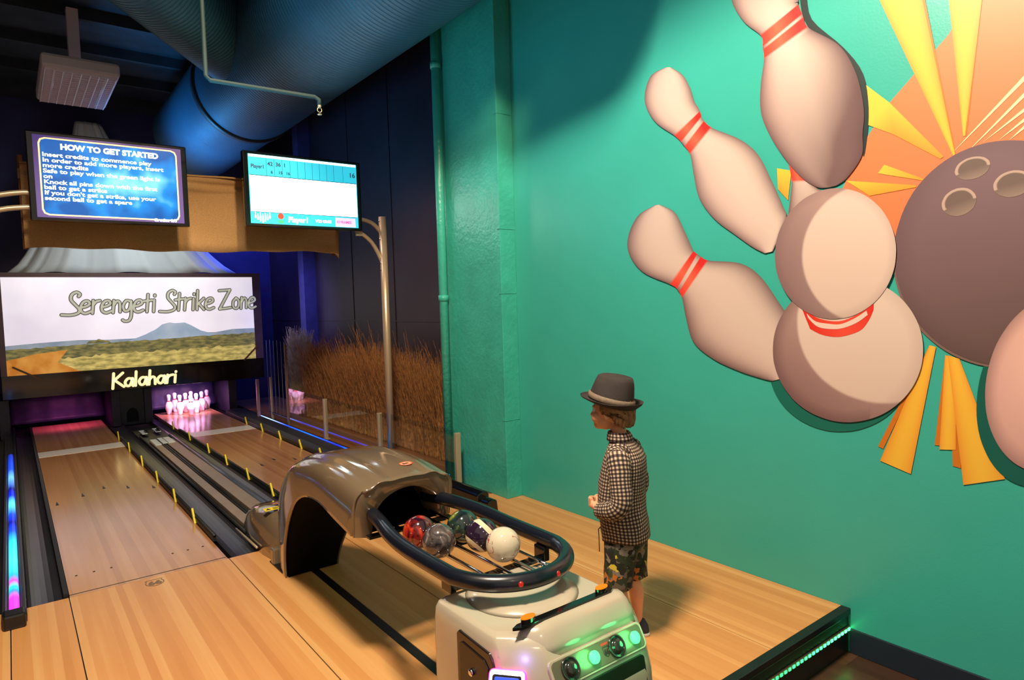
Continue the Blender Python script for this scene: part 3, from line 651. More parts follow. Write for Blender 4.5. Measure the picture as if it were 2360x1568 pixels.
def ducts():
    t = tag(empty('air_duct', (2.24, 4, 3.975)), 'huge blue-lit round air duct running overhead along the lanes', 'air duct')
    R_ = .56; b = MB(); rows = []; n = 72
    y = -1.6
    while y < 5.9:
        for dy, dr in ((0, 0), (.034, .0), (.037, -.004), (.040, .0)): rows.append((y + dy, R_ + dr))
        y += .045
    b.loft([[(r_ * math.cos(2 * PI * j / n), yy, r_ * math.sin(2 * PI * j / n)) for j in range(n)] for yy, r_ in rows]); b.build('spiral_pipe', M_duct, t, fix=False)
    b = MB()
    for yy in (3.55,):
        b.loft([[((R_ + dr) * math.cos(2 * PI * j / n), yy + dy, (R_ + dr) * math.sin(2 * PI * j / n)) for j in range(n)] for dy, dr in ((-.06, .004), (-.05, .02), (.05, .02), (.06, .004))])
    b.build('joint_collar', mat('collar_dark', (30, 44, 54), .5), t, fix=False)
    t2 = t; off = Vector((1.8 - 2.24, 6.6 - 4, .075))
    b = MB(); d = Vector((-.61, -.79, 0)); s_ = Vector((.79, -.61, 0)); up = Vector((0, 0, 1)); k = 0; rows = []
    while k < 3.6:
        for dk, dr in ((0, 0), (.034, 0), (.037, -.004), (.040, 0)): rows.append((k + dk, .34 + dr))
        k += .045
    b.loft([[off + d * kk + s_ * (rr * math.cos(2 * PI * j / 48)) + up * (rr * math.sin(2 * PI * j / 48)) for j in range(48)] for kk, rr in rows]); b.build('branch_pipe', M_duct, t2, fix=False)
ducts()
def sprinkler():
    t = tag(empty('sprinkler_pipe', (1.02, 4.2, 3.0)), 'thin green pipe bending under the large duct with a sprinkler head on its end', 'sprinkler pipe')
    m = mat('green_pipe', (30, 54, 58), .7)
    o = Vector((1.02, 4.2, 3.0))
    pts = [Vector((1.075, 4.48, 4.7)), Vector((1.075, 4.48, 3.03)), Vector((1.10, 4.48, 3.005)), Vector((1.76, 4.44, 3.0)), Vector((1.79, 4.44, 2.985)), Vector((1.79, 4.44, 2.95))]
    MB().tube([p - o for p in pts], .014, 10).build('pipe', m, t)
    b = MB(); q = Vector((1.79, 4.44, 2.95)) - o; b.tube([q, q + Vector((0, 0, -.02))], .012, 10); b.tube([q + Vector((.016 * math.sin(a * PI / 6), 0, -.034 - .016 * math.cos(a * PI / 6) + .0)) for a in range(12)], .003, 6, closed=True); b.lathe([(0, -.068), (.016, -.066), (.016, -.063), (0, -.062)], 12, q)
    b.build('sprinkler_head', M_silver, t, fix=False)
sprinkler()
def fixture():
    t = tag(empty('ceiling_light', (.68, 7.9, 3.8)), 'white louvred ceiling light box hanging in the dark, switched off', 'ceiling light')
    MB().box(-.31, -.60, 0, .31, .60, .13).build('housing', M_fixture, t, bevel=.03)
    b = MB()
    for i in range(9): x = -.28 + i * .07; b.box(x - .004, -.57, -.018, x + .004, .57, .0)
    for i in range(17): y = -.56 + i * .07; b.box(-.285, y - .003, -.016, .285, y + .003, .0)
    b.build('louvre', mat('louvre', (240, 230, 246), .3), t)
    b = MB()
    for x in (-.2, 0, .2): b.tube([(x, -.55, -.004), (x, .55, -.004)], .012, 8)
    b.build('lamp_tube', mat('tube_off', (230, 228, 236), .2), t)
    MB().box(-.05, -.05, .13, .05, .05, .78).build('mount', M_fixture, t, bevel=.005)
fixture()

# ================================================================== TEAL PIPE, LIGHT STRIP
def tealpipe():
    t = tag(empty('wall_pipe', (3.0, 4.87, 0)), 'teal painted pipe running up the far edge of the teal pilaster', 'pipe')
    MB().tube([(0, 0, 0), (0, 0, 4.7)], .038, 20).build('pipe', M_tealtrim, t)
    for z in (1.58, 3.55): MB().tube([(0, 0, z), (0, 0, z + .05)], .045, 20).build('coupling', M_tealtrim, t)
tealpipe()
def step_led():
    t = tag(empty('light_strip', (2.4, 1.515, -.1)), 'green glowing light strip along the black face of the step at bottom right', 'light strip')
    MB().box(-1.3, -.008, -.010, .796, 0, .010).build('channel', mat('led_tape', (150, 132, 104), .4), t)
    for i in range(36):
        x = .785 - i * .034
        st = 9.0 * math.exp(-i / 9) + .9
        MB().box(x - .008, -.012, -.006, x + .008, -.007, .006).build('diode', glow('diode_%d' % (min(i, 30) // 4), (60, 255, 130), 9.0 * math.exp(-(min(i, 30) // 4) / 2.2) + .8), t)
step_led()

# ================================================================== REEDS
def reeds():
    rnd = random.Random(11); b = MB()
    def blade(x, y, h, lean, ang, wd):
        dx, dy = math.cos(ang) * lean, math.sin(ang) * lean; px, py = -math.sin(ang + .7) * wd, math.cos(ang + .7) * wd
        vs = []
        for k in range(4):
            s_ = k / 3; w_ = 1 - .75 * s_; cx, cy, cz = x + dx * s_ * s_, y + dy * s_ * s_, h * s_
            vs += [(cx - px * w_, cy - py * w_, cz), (cx + px * w_, cy + py * w_, cz)]
        b.add(vs, [(0, 1, 3, 2), (2, 3, 5, 4), (4, 5, 7, 6)])
    for i in range(11000):
        y = 5.16 + 4.15 * rnd.random() ** .9; x = 3.34 + .16 * rnd.random() ** .8
        clump = .5 + .5 * math.sin(y * 5.1) * math.sin(y * 2.3 + 1)
        h = (.72 + .18 * clump + rnd.random() ** 2 * .28) * (1 if rnd.random() > .3 else rnd.uniform(.3, .9))
        wild = rnd.random() < .12
        if wild: h *= rnd.uniform(1.0, 1.28)
        blade(x, y, h, rnd.uniform(.15, .42) if wild else rnd.random() ** 1.6 * .2, rnd.uniform(PI * .55, PI * 1.45) if wild else rnd.uniform(0, 2 * PI), rnd.uniform(.002, .005))
    o = b.build('dry_reeds', M_grass, fix=False); tag(o, 'bank of dry brown reeds and grass along the dark wall behind the glass barrier', 'reeds', kind='stuff')
    b = MB(); rnd.seed(5)
    t = None
    for i in range(2600):
        x = rnd.uniform(3.26, 3.54); y = 9.62 + rnd.uniform(-.05, .05); z = rnd.uniform(.12, .95); h = rnd.uniform(.15, .38); a = rnd.uniform(-.35, .35); w_ = rnd.uniform(.003, .006)
        dy = rnd.uniform(-.06, .03)
        b.add([(x - w_, y, z), (x + w_, y, z), (x + w_ * .3 + h * math.sin(a), y + dy, z + h * math.cos(a)), (x - w_ * .3 + h * math.sin(a), y + dy, z + h * math.cos(a))], [(0, 1, 2, 3)])
    b.box(3.28, 9.66, .1, 3.55, 9.70, 1.15)
    tag(b.build('thatch_panel', M_thatch, fix=False), 'pale straw thatch panel hanging in front of the blue column', 'thatch', kind='stuff')
reeds()
# ================================================================== BALL RETURN
def loop_tube(pts, r, n=14): 
    b = MB(); b.tube(pts, r, n); return b
def shield(parent, name, cx, cy, w_, M, m_line, txt_m=None):
    """road-shield outline with 66, drawn flat in local XY then placed by M"""
    half = [(0, -.62), (.22, -.52), (.42, -.36), (.52, -.1), (.5, .12), (.42, .3), (.5, .46), (.34, .56), (.18, .5), (0, .56)]
    pts = half + [(-x, y) for x, y in half[-2:0:-1]]
    b = MB(); n = len(pts)
    vs = []
    for s_ in (1, .88):
        vs += [M @ Vector((cx + x * w_ * s_, cy + y * w_ * s_, .0006)) for x, y in pts]
    b.add(vs, [(i, (i + 1) % n, n + (i + 1) % n, n + i) for i in range(n)])
    tv, tf = text_mesh('66', w_ * .8, (0, 0, 0), Matrix.Identity(4), .0003, .004 * w_ / .1, 'CENTER', .9)
    b.add([M @ Vector((v.x + cx, v.y + cy - w_ * .33, v.z + .0006)) for v in tv], tf)
    return b.build(name, m_line, parent, fix=False)

def hood():
    cx = 1.345
    t = tag(empty('ball_return_hood', (cx, 3.9, 0)), 'tall glossy taupe ball return hood arching from the deck to the ball rack', 'ball return hood')
    secs = [(2.535, .800, 2.59, .575, .240), (2.56, .805, 2.60, .58, .236), (2.75, .828, 2.78, .61, .235), (3.0, .832, 2.97, .642, .232), (3.25, .80, 3.16, .625, .226), (3.45, .745, 3.32, .56, .22),
            (3.65, .655, 3.46, .455, .205), (3.83, .535, 3.58, .33, .19), (3.97, .38, 3.67, .21, .175), (4.06, .20, 3.73, .10, .16), (4.10, .0, 3.76, .0, .15)]
    S2 = [Vector((a[0], a[1], a[2], )) for a in secs]
    def interp(k=3):
        A = smooth2([Vector((a[0], a[1], 0)) for a in secs], k); B = smooth2([Vector((a[2], a[3], a[4])) for a in secs], k)
        return [(p.x, p.y, q.x, q.y, q.z) for p, q in zip(A, B)]
    half = [(1, 0), (1.0, .2), (1.0, .42), (.985, .6), (.95, .74), (.88, .84), (.80, .885), (.72, .905), (.64, .94), (.56, .985), (.46, 1.0), (.36, .985), (.28, .985), (.14, .997), (0, 1)]
    half = [tuple(v) for v in smooth2([Vector(p) for p in half], 2)]
    prof = half + [(-x, y) for x, y in half[-2::-1]]
    def rings(sc, dd, tops):
        out = []
        for (y1, z1, y0, z0, w_) in tops:
            k_ = max(0, min(1, (.74 - z1) / .5)) * (.42 if y1 > 3.3 else 0)
            out.append([(a * (w_ - sc) * (1 - k_ * s_ ** 1.6), -3.9 + y0 + (y1 - y0) * (s_ * (1 - dd)), z0 + (z1 - z0) * (s_ * (1 - dd))) for a, s_ in prof])
        return out
    T = interp()
    b = MB(); b.loft(rings(0, 0, T), closed=False, caps=False); b.build('shell', M_champagne, t, solid=.010, fix=False)
    b = MB(); b.loft(rings(.014, .09, T[1:]), closed=False, caps=False); b.build('inner_liner', mat('liner_black', (5, 5, 5), .9, spec=.1), t, solid=.004, fix=False)
    # underside belly between mouth and arch
    rows = [[(-(w_ - .006), -3.9 + y0, z0 + .004), (0, -3.9 + y0, z0 + .004), ((w_ - .006), -3.9 + y0, z0 + .004)] for (y1, z1, y0, z0, w_) in T[:len(T)]]
    b = MB(); b.loft(rows, closed=False, caps=False); b  .build('underside', mat('liner_black', (8, 8, 8), .8), t, solid=.004, fix=False)
    # mouth fascia with arched opening
    y1, z1, y0, z0, w_ = secs[0]
    outer = [(a * w_, z0 + (z1 - z0) * s_) for a, s_ in prof]; n = len(outer)
    def arch(i, s_, dz=0):
        a = PI * i / (n - 1); return (.165 * s_ * math.cos(a), z0 + .0 + (.172 * s_) * max(0, math.sin(a)) ** .75 + dz)
    vs = []
    for i in range(n): x, z = outer[i]; vs.append((x, -3.9 + y0 + (y1 - y0) * prof[i][1], z))
    for i in range(n): x, z = arch(i, 1.08); vs.append((x, -3.9 + y0 - .03 + (y1 - y0) * .5, z))
    for i in range(n): x, z = arch(i, 1.0); vs.append((x, -3.9 + y0 + .0, z))
    for i in range(n): x, z = arch(i, .97); vs.append((x, -3.9 + y0 + .12, z))
    b = MB(); b.add(vs, [(k * n + i, k * n + i + 1, (k + 1) * n + i + 1, (k + 1) * n + i) for k in range(3) for i in range(n - 1)], 0, True)
    b.build('mouth_rim', M_champagne, t, fix=True)
    # seam across the hood
    k = 11; y1, z1, y0, z0, w_ = T[k]
    MB().tube([(a * (w_ + .001), -3.9 + y0 + (y1 - y0) * s_ * 1.004, z0 + (z1 - z0) * s_ * 1.006) for a, s_ in prof], .0028, 6).build('seam', M_ink, t)
    M = Matrix.Translation((.06, -3.9 + 2.66, .829)) @ Matrix.Rotation(math.radians(7), 4, 'X')
    st = tag_part(sticker(M, .032, .024, t))
    MB().box(-.155, -.12, 0, .145, .17, .008).build('foot_plate', M_black, t, bevel=.002)
    return t
def tag_part(o): return o
def sticker(M, a, b_, parent):
    b = MB(); n = 24
    vs = [M @ Vector((a * s_ * math.cos(2 * PI * i / n), b_ * s_ * math.sin(2 * PI * i / n), .0012)) for s_ in (1, .78) for i in range(n)]
    b.add(vs, [(i, (i + 1) % n, n + (i + 1) % n, n + i) for i in range(n)], 0)
    b.add([M @ Vector((a * .78 * math.cos(2 * PI * i / n), b_ * .78 * math.sin(2 * PI * i / n), .0011)) for i in range(n)], [tuple(range(n))], 1)
    hand = [(-.5, -.35), (-.1, -.45), (.4, -.2), (.5, .1), (.2, .4), (-.1, .15), (-.4, .3), (-.55, .0)]
    b.add([M @ Vector((a * x, b_ * y, .0016)) for x, y in hand], [tuple(range(8))], 2)
    b.add([M @ Vector((a * x, b_ * y, .0018)) for x, y in ((-.6, .45), (-.5, .6), (.6, -.45), (.5, -.6))], [(0, 1, 2, 3)], 0)
    o = b.build('warning_sticker', [mat('sticker_orange', (226, 96, 62), .4), mat('sticker_pale', (206, 170, 140), .4), M_ink], parent, fix=False)
    o['label'] = 'orange oval warning sticker'; return o
hood()
def small_hood():
    t = tag(empty('track_end_cover', (1.36, 4.35, 0)), 'small rounded taupe cover with yellow warning label where the ball track ends', 'track end cover')
    secs = [(.50, .085, .03), (.485, .10, .09), (.43, .125, .15), (.30, .15, .21), (.10, .17, .25), (-.12, .165, .27), (-.24, .15, .262), (-.32, .12, .235), (-.35, .09, .19)]
    rings = []
    for y, w_, h in secs:
        r = []
        for i in range(29):
            a = PI * i / 28; c = math.cos(a); s_ = math.sin(a)
            r.append((w_ * (abs(c) ** .55) * (1 if c > 0 else -1), y, .0 + h * (s_ ** .6 if s_ > 0 else 0)))
        rings.append(r)
    b = MB(); b.loft(rings, closed=True, caps=True); b.build('shell', M_champagne, t, fix=False)
    MB().box(-.17, -.36, 0, .172, -.30, .10).build('plinth', M_champagne, t, bevel=.01)
    MB().tube([(-.18, .42, .03), (-.178, -.06, .03)], .008, 8).build('edge_rail', M_silver, t)
    M = Matrix.Translation((-.055, -.12, .279)) @ Matrix.Rotation(math.radians(4), 4, 'X')
    b = MB(); b.add([M @ Vector(p) for p in ((-.085, -.028, .001), (.085, -.028, .001), (.085, .028, .001), (-.085, .028, .001))], [(0, 1, 2, 3)]); o = b.build('warning_label', mat('label_yellow', (236, 206, 20), .4), t, fix=False); o['label'] = 'yellow warning label'
    b = MB()
    b.add([M @ Vector(p) for p in ((-.075, -.012, .0016), (-.045, -.012, .0016), (-.06, .018, .0016))], [(0, 1, 2)])
    for z in (.012, .0, -.012): b.add([M @ Vector(p) for p in ((-.03, z - .003, .0016), (.07, z - .003, .0016), (.07, z + .003, .0016), (-.03, z + .003, .0016))], [(0, 1, 2, 3)])
    b.build('label_print', M_ink, o, fix=False)
    sticker(Matrix.Translation((-.02, .0, .272)) @ Matrix.Rotation(math.radians(-5), 4, 'X'), .03, .03, t)
small_hood()

def rack():
    cx = 1.345
    t = tag(empty('ball_rack', (cx, 1.9, .58)), 'oval black padded ball rack rail with chrome rods, mounted on the control cabinet', 'ball rack')
    def q(x, y, z): return (x - cx, y - 1.9, z - .58)
    left = [q(1.19, 2.66, .665), q(1.18, 2.56, .672), q(1.155, 2.42, .672), q(1.128, 2.28, .662), q(1.118, 2.12, .652), q(1.118, 1.85, .65)]
    R_ = .227; arc = [q(cx - R_ * math.cos(a), 1.85 - R_ * math.sin(a), .65) for a in [PI * i / 14 for i in range(1, 14)]]
    right = [(-p[0], p[1], p[2]) for p in left[::-1]]
    pts = smooth2(left + arc + right, 3)
    loop_tube(pts, .029, 20).build('padded_rail', mat('black_vinyl_rail', (16, 20, 30), .28, coat=.3), t)
    def rod(xs, y1, nm='chrome_rod'):
        x0, x1 = xs; r = (x1 - x0) / 2; m_ = (x0 + x1) / 2
        p = [q(x0, 2.62, .605), q(x0, y1 + r, .597)] + [q(m_ - r * math.cos(a), y1 + r - r * math.sin(a), .597) for a in [PI * i / 8 for i in range(1, 8)]] + [q(x1, y1 + r, .597), q(x1, 2.62, .605)]
        loop_tube(p, .0075, 10).build(nm, M_chrome, t)
    rod((1.198, 1.272), 1.80); rod((1.352, 1.430), 1.74)
    p = [q(1.50, 2.62, .60), q(1.50, 1.86, .597), q(1.49, 1.80, .592), q(1.46, 1.76, .58)]
    loop_tube(smooth2(p, 4), .007, 10).build('chrome_rod', M_chrome, t)
    b = MB(); b.box(1.14 - cx, 1.86 - 1.9, -.004, 1.55 - cx, 1.90 - 1.9, .008); b.box(1.54 - cx, 1.85 - 1.9, -.004, 1.565 - cx, 1.91 - 1.9, .05); b.box(1.127 - cx, 1.85 - 1.9, -.004, 1.15 - cx, 1.91 - 1.9, .05); b.build('cross_bracket', M_blackgloss, t, bevel=.002)
    MB().box(1.3 - cx, 2.2 - 1.9, -.004, 1.45 - cx, 2.24 - 1.9, .008).build('cross_bracket', M_blackgloss, t, bevel=.002)
    MB().box(1.14 - cx, 2.5 - 1.9, .0, 1.55 - cx, 2.54 - 1.9, .012).build('cross_bracket', M_blackgloss, t, bevel=.002)
    for a in (118, 152):
        aa = math.radians(a); d = Vector((math.cos(aa - PI / 2 - PI / 2 + PI / 2), 0, 0))
    for ang in (-113, -80):
        aa = math.radians(ang); c = Vector((.227 * math.cos(aa), -.05 + .227 * math.sin(aa), .07)) + Vector((math.cos(aa), math.sin(aa), .15)).normalized() * .024
        b = MB(); b.sphere(c, .010, n=12); o = b.build('red_lamp', mat('red_dim_lamp', (60, 8, 6), .4, emit=(220, 30, 12), estr=.7), t); o['label'] = 'small red light glowing through the black rail'
rack()

def balls():
    def marble(name, cols, scale, rough=.08, dist=2.0):
        m = mat(name, cols[0], rough, coat=.8); nt, N, L, bs = nodes(m)
        tc = N.new('ShaderNodeTexCoord'); n = N.new('ShaderNodeTexNoise'); n.inputs['Scale'].default_value = scale; n.inputs['Detail'].default_value = 7; n.inputs['Distortion'].default_value = dist
        L.new(tc.outputs['Object'], n.inputs['Vector']); r = N.new('ShaderNodeValToRGB'); e = r.color_ramp.elements
        ps = cols[1:]
        e[0].position = .36; e[0].color = (*srgb(cols[0]), 1); e[1].position = .68; e[1].color = (*srgb(cols[-1]), 1)
        for i, c in enumerate(cols[1:-1]): k = e.new(.34 + .34 * (i + 1) / (len(cols) - 1)); k.color = (*srgb(c), 1)
        L.new(n.outputs['Fac'], r.inputs[0]); L.new(r.outputs[0], bs.inputs['Base Color']); return m
    red = marble('ball_red', [(36, 12, 26), (84, 20, 24), (176, 46, 26), (222, 90, 46)], 9)
    grey = marble('ball_grey', [(34, 30, 32), (66, 58, 58), (92, 82, 80), (150, 140, 134)], 14)
    green = marble('ball_green', [(20, 26, 22), (30, 40, 44), (40, 62, 50), (130, 140, 40)], 7)
    white = marble('ball_white', [(206, 194, 170), (210, 198, 176), (206, 192, 170), (208, 194, 174)], 9)
    nt, N, L, bs = nodes(white); tc = N.new('ShaderNodeTexCoord'); n = N.new('ShaderNodeTexNoise'); n.inputs['Scale'].default_value = 16; n.inputs['Distortion'].default_value = 1.2; n.inputs['Detail'].default_value = 2; L.new(tc.outputs['Object'], n.inputs['Vector'])
    f = mth(nt, 'LESS_THAN', mth(nt, 'ABSOLUTE', mth(nt, 'SUBTRACT', n.outputs['Fac'], .5)), .012)
    n3 = N.new('ShaderNodeTexNoise'); n3.inputs['Scale'].default_value = 22; L.new(tc.outputs['Object'], n3.inputs['Vector']); f = mth(nt, 'MULTIPLY', f, mth(nt, 'GREATER_THAN', n3.outputs['Fac'], .47))
    mx = N.new('ShaderNodeMix'); mx.data_type = 'RGBA'; L.new(f, mx.inputs[0]); mx.inputs[6].default_value = (*srgb((206, 194, 170)), 1); mx.inputs[7].default_value = (*srgb((150, 84, 78)), 1); L.new(mx.outputs[2], bs.inputs['Base Color'])
    stripe = mat('ball_striped', (40, 26, 44), .08, coat=.8); nt, N, L, bs = nodes(stripe)
    tc = N.new('ShaderNodeTexCoord'); sx = N.new('ShaderNodeSeparateXYZ'); L.new(tc.outputs['Object'], sx.inputs[0])
    n = N.new('ShaderNodeTexNoise'); n.inputs['Scale'].default_value = 8; L.new(tc.outputs['Object'], n.inputs['Vector'])
    u_ = mth(nt, 'ADD', sx.outputs['Z'], mth(nt, 'MULTIPLY', mth(nt, 'SUBTRACT', n.outputs['Fac'], .5), .02))
    f1 = mth(nt, 'LESS_THAN', mth(nt, 'ABSOLUTE', mth(nt, 'SUBTRACT', u_, .028)), .009); f2 = mth(nt, 'LESS_THAN', mth(nt, 'ABSOLUTE', mth(nt, 'ADD', u_, .044)), .007)
    mx = N.new('ShaderNodeMix'); mx.data_type = 'RGBA'; L.new(mth(nt, 'MAXIMUM', f1, f2), mx.inputs[0]); mx.inputs[6].default_value = (*srgb((38, 24, 44)), 1); mx.inputs[7].default_value = (*srgb((214, 204, 170)), 1); L.new(mx.outputs[2], bs.inputs['Base Color'])
    r = .0645
    B_ = [((1.238, 2.255, .657), red, 'marbled orange-red bowling ball at the far left of the rack', (0, 0, 0)),
          ((1.247, 2.118, .657), grey, 'dark grey marbled bowling ball in front of the orange-red one', (.4, .2, 0)),
          ((1.408, 2.20, .655), green, 'dark green bowling ball with yellow swirls at the back right of the rack', (.8, .3, 0)),
          ((1.405, 2.062, .655), stripe, 'dark purple bowling ball with cream stripes, second from the front', (.35, .75, .3)),
          ((1.408, 1.928, .655), white, 'cream bowling ball with fine reddish veins nearest the cabinet', (0, 0, 1))]
    me = None
    for p, m, lb, rot in B_:
        b = MB(); b.sphere((0, 0, 0), r, n=48)
        o = b.build('bowling_ball', m); o.location = p; o.rotation_euler = rot
        tag(o, lb, 'bowling ball', 'small bowling balls in the rack')
balls()

# ================================================================== CONTROL CABINET
def kiosk():
    cx = 1.34
    t = tag(empty('control_cabinet', (cx, 1.65, 0)), 'cream moulded control cabinet with green lit buttons under the ball rack', 'control cabinet')
    x0, x1 = 1.078 - cx, 1.60 - cx
    def Y(y): return y - 1.65
    def ring(z, yf, ch, ins, yb=1.905, r=.03):
        a, b_ = x0 + ins, x1 - ins; yb = Y(yb) - ins; yf = Y(yf)
        pts = [(a, yb - r), (a + r * .3, yb - r * .3), (a + r, yb), (b_ - r, yb), (b_ - r * .3, yb - r * .3), (b_, yb - r), (b_, yf + ch * .45), (b_ - .006, yf + ch * .2), (b_ - ch * .25, yf + .006), (b_ - ch * .5, yf), (a + ch * 1.1, yf), (a + ch * .95, yf + .004), (a + .004, yf + ch * .82), (a, yf + ch)]
        return [(x, y, z) for x, y in pts]
    R_ = [ring(.001, 1.40, .11, 0), ring(.10, 1.37, .12, 0), ring(.25, 1.352, .125, 0), ring(.36, 1.362, .12, 0), ring(.44, 1.388, .115, 0), ring(.50, 1.422, .11, .001), ring(.535, 1.445, .105, .004), ring(.555, 1.470, .10, .012), ring(.563, 1.50, .09, .028)]
    b = MB(); b.loft(R_); b.build('body', M_cream, t, bevel=.004, fix=False)
    b = MB(); b.box(x0 + .02, Y(1.45), -.219, x1 - .02, Y(1.50), 0); b.build('base', M_black, t)
    # raised brow along the front top edge
    prof = [(1.423, .50), (1.438, .535), (1.455, .565), (1.475, .582), (1.50, .586), (1.525, .578), (1.55, .564), (1.55, .5)]
    prof_end = [(1.434, .50), (1.456, .53), (1.484, .546), (1.51, .553), (1.52, .556), (1.53, .556), (1.54, .553), (1.55, .5)]
    rings = []
    for x, e_, sh in ((x0 + .03, 0, .08), (x0 + .06, .2, .05), (x0 + .09, .55, .022), (x0 + .12, .88, .003), (x0 + .16, 1, 0), (x1 - .06, 1, 0), (x1 - .035, .9, .002), (x1 - .018, .5, .008), (x1 - .012, .2, .014)):
        rings.append([(x, min(Y(q_[0] + (p_[0] - q_[0]) * e_ + sh * max(0, min(1, (1.56 - q_[0]) * 14))), Y(1.60)), q_[1] + (p_[1] - q_[1]) * e_) for p_, q_ in zip(prof, prof_end)])
    b = MB(); b.loft(rings); b.build('top_brow', M_cream, t, fix=False)
    b = MB(); b.lathe([(0, .022), (.15, .022), (.168, .019), (.182, .008), (.195, .0), (0, 0)][::-1], 40, (0, Y(1.735), .5625)); b.build('pedestal', M_cream, t, fix=False)
    # dark slot with two amber lamps
    MB().prism([(-.19, Y(1.493)), (.185, Y(1.493)), (.205, Y(1.505)), (.185, Y(1.519)), (-.19, Y(1.519)), (-.215, Y(1.507))], 'z', .583, .592).build('light_bar', M_blackgloss, t)
    for x in (-.155, .155):
        b = MB(); b.prism([(x + .026 * math.cos(a * PI / 10), Y(1.508) + .013 * math.sin(a * PI / 10)) for a in range(20)], 'z', .592, .606); b.build('lamp_base', M_blackgloss, t)
        b = MB(); b.prism([(x + .026 * math.cos(a * PI / 10), Y(1.508) + .013 * math.sin(a * PI / 10)) for a in range(20)], 'z', .606, .611); o = b.build('amber_lamp', mat('amber_lit', (120, 50, 4), .3, emit=(255, 140, 10), estr=.9), t, bevel=.001); o['label'] = 'lit amber lamp'
    # slanted control panel
    th = math.atan2(.50 - .44, 1.422 - 1.388)       # slope of the face
    P0 = Vector((.0, Y(1.4015), .468)); yv = Vector((0, math.cos(th), math.sin(th))); zv = Vector((0, -math.sin(th), math.cos(th))); xv = Vector((1, 0, 0))
    M = Matrix((xv, yv, zv)).transposed().to_4x4(); M.translation = P0 + Vector((.035, 0, 0))
    def rr(w_, h, c, sk=0): return [(sx_ * (w_ - c) + c * math.cos(a) , sy * (h - c) + c * math.sin(a)) for sx_, sy, a0 in ((1, 1, 0), (-1, 1, PI / 2), (-1, -1, PI), (1, -1, 3 * PI / 2)) for a in (a0, a0 + PI / 8, a0 + PI / 4, a0 + 3 * PI / 8, a0 + PI / 2)]
    def plate(name, w_, h, c, z0, z1, m, dx=0, dy=0, par=t, hole=None):
        b = MB(); k = rr(w_, h, c); n = len(k)
        vs = [M @ Vector((x + dx, y + dy, z)) for z in (z0, z1) for x, y in k]
        b.add(vs, [tuple(range(n - 1, -1, -1)), tuple(range(n, 2 * n))] + [(i, (i + 1) % n, n + (i + 1) % n, n + i) for i in range(n)]); return b.build(name, m, par, bevel=.0015)
    plate('panel_bezel', .196, .040, .018, -.006, .004, M_cream)
    pn = plate('control_panel', .188, .034, .014, -.002, .0055, mat('panel_metal', (132, 122, 100), .25, metal=.5))
    for dx in (-.030, .150):
        b = MB(); b.lathe([(0, .004), (.019, .004), (.019, .010), (.015, .012), (0, .014)], 24, (0, 0, 0)); 
        b.v = [tuple(M @ (Vector(v) + Vector((dx, 0, .004)))) for v in b.v]
        o = b.build('button', mat('green_button', (20, 90, 40), .3, emit=(70, 255, 120), estr=3.2), pn, fix=False); o['label'] = 'round button glowing green'
    for dx in (-.125, .070):
        b = MB(); b.lathe([(0, .002), (.034, .002), (.034, .006), (.030, .008), (.028, .003), (.020, .003), (.020, .012), (.014, .016), (0, .017)], 28, (0, 0, 0)); b.v = [tuple(M @ (Vector(v) + Vector((dx, 0, .004)))) for v in b.v]
        b.build('push_knob', mat('knob_dark', (40, 44, 36), .15, coat=.6), pn, fix=False)
    shield(pn, 'shield_mark', .025, .0, .026, M @ Matrix.Translation((0, 0, .0058)), M_ink)
    b = MB(); b.add([M @ Vector(p) for p in ((.010, .018, .0062), (.040, .018, .0062), (.040, .025, .0062), (.010, .025, .0062))], [(0, 1, 2, 3)]); b.build('red_mark', mat('red_print', (206, 70, 50), .4), pn, fix=False)
    lp = bpy.data.lights.new('button_glow', 'POINT'); lp.energy = .35; lp.color = (.1, 1, .3); lp.shadow_soft_size = .03; lp.specular_factor = .3
    for dx in (-.030, .150):
        lo = bpy.data.objects.new('button_glow', lp); COL.objects.link(lo); lo.parent = t; lo.location = M @ Vector((dx, 0, .05))
    # lower dark screen recess
    b = MB(); k = rr(.15, .085, .012)
    def face_y(z): return 1.352 + (.5 if z < .25 else 1) * 0 + max(0, z - .30) ** 1.35 * .55
    vs = []
    for x, zz in k:
        z = .335 + zz; vs.append((x + .055, Y(1.346 + max(0, z - .27) ** 1.4 * .42), z))
    n = len(k); vs += [(x, y + .012, z) for x, y, z in vs]
    b.add(vs, [tuple(range(n)), tuple(range(2 * n - 1, n - 1, -1))] + [(i, n + i, n + (i + 1) % n, (i + 1) % n) for i in range(n)]); b.build('lower_window', mat('window_dark_green', (20, 44, 28), .12, coat=.6), t)
    # coin door on the left side
    b = MB(); pr = [(1.735, .20), (1.735, .52), (1.722, .532), (1.71, .53), (1.56, .522), (1.545, .51), (1.535, .49), (1.535, .20)]
    b.prism([(Y(y), z - .01) for y, z in pr], 'x', x0 - .006, x0 + .004); b.build('coin_door', mat('door_brown_black', (30, 22, 20), .25, coat=.3), t, bevel=.003)
    dr = t.children[-1]
    pr = [(1.715, .20), (1.715, .495), (1.70, .505), (1.58, .495), (1.56, .475), (1.56, .20)]
    MB().prism([(Y(y), z - .01) for y, z in pr], 'x', x0 - .010, x0 - .005).build('inner_panel', mat('door_inner', (24, 18, 17), .3), dr, bevel=.002)
    b = MB(); b.lathe([(0, 0), (.011, 0), (.011, .008), (.006, .010), (0, .010)], 20, (x0 - .010, Y(1.645), .42), 0, Matrix.Rotation(-PI / 2, 3, 'Y')); b.build('lock', M_chrome, dr, fix=False)
    MB().box(x0 - .016, Y(1.66), .33, x0 - .009, Y(1.60), .36).build('coin_slot', M_blackgloss, dr, bevel=.002)
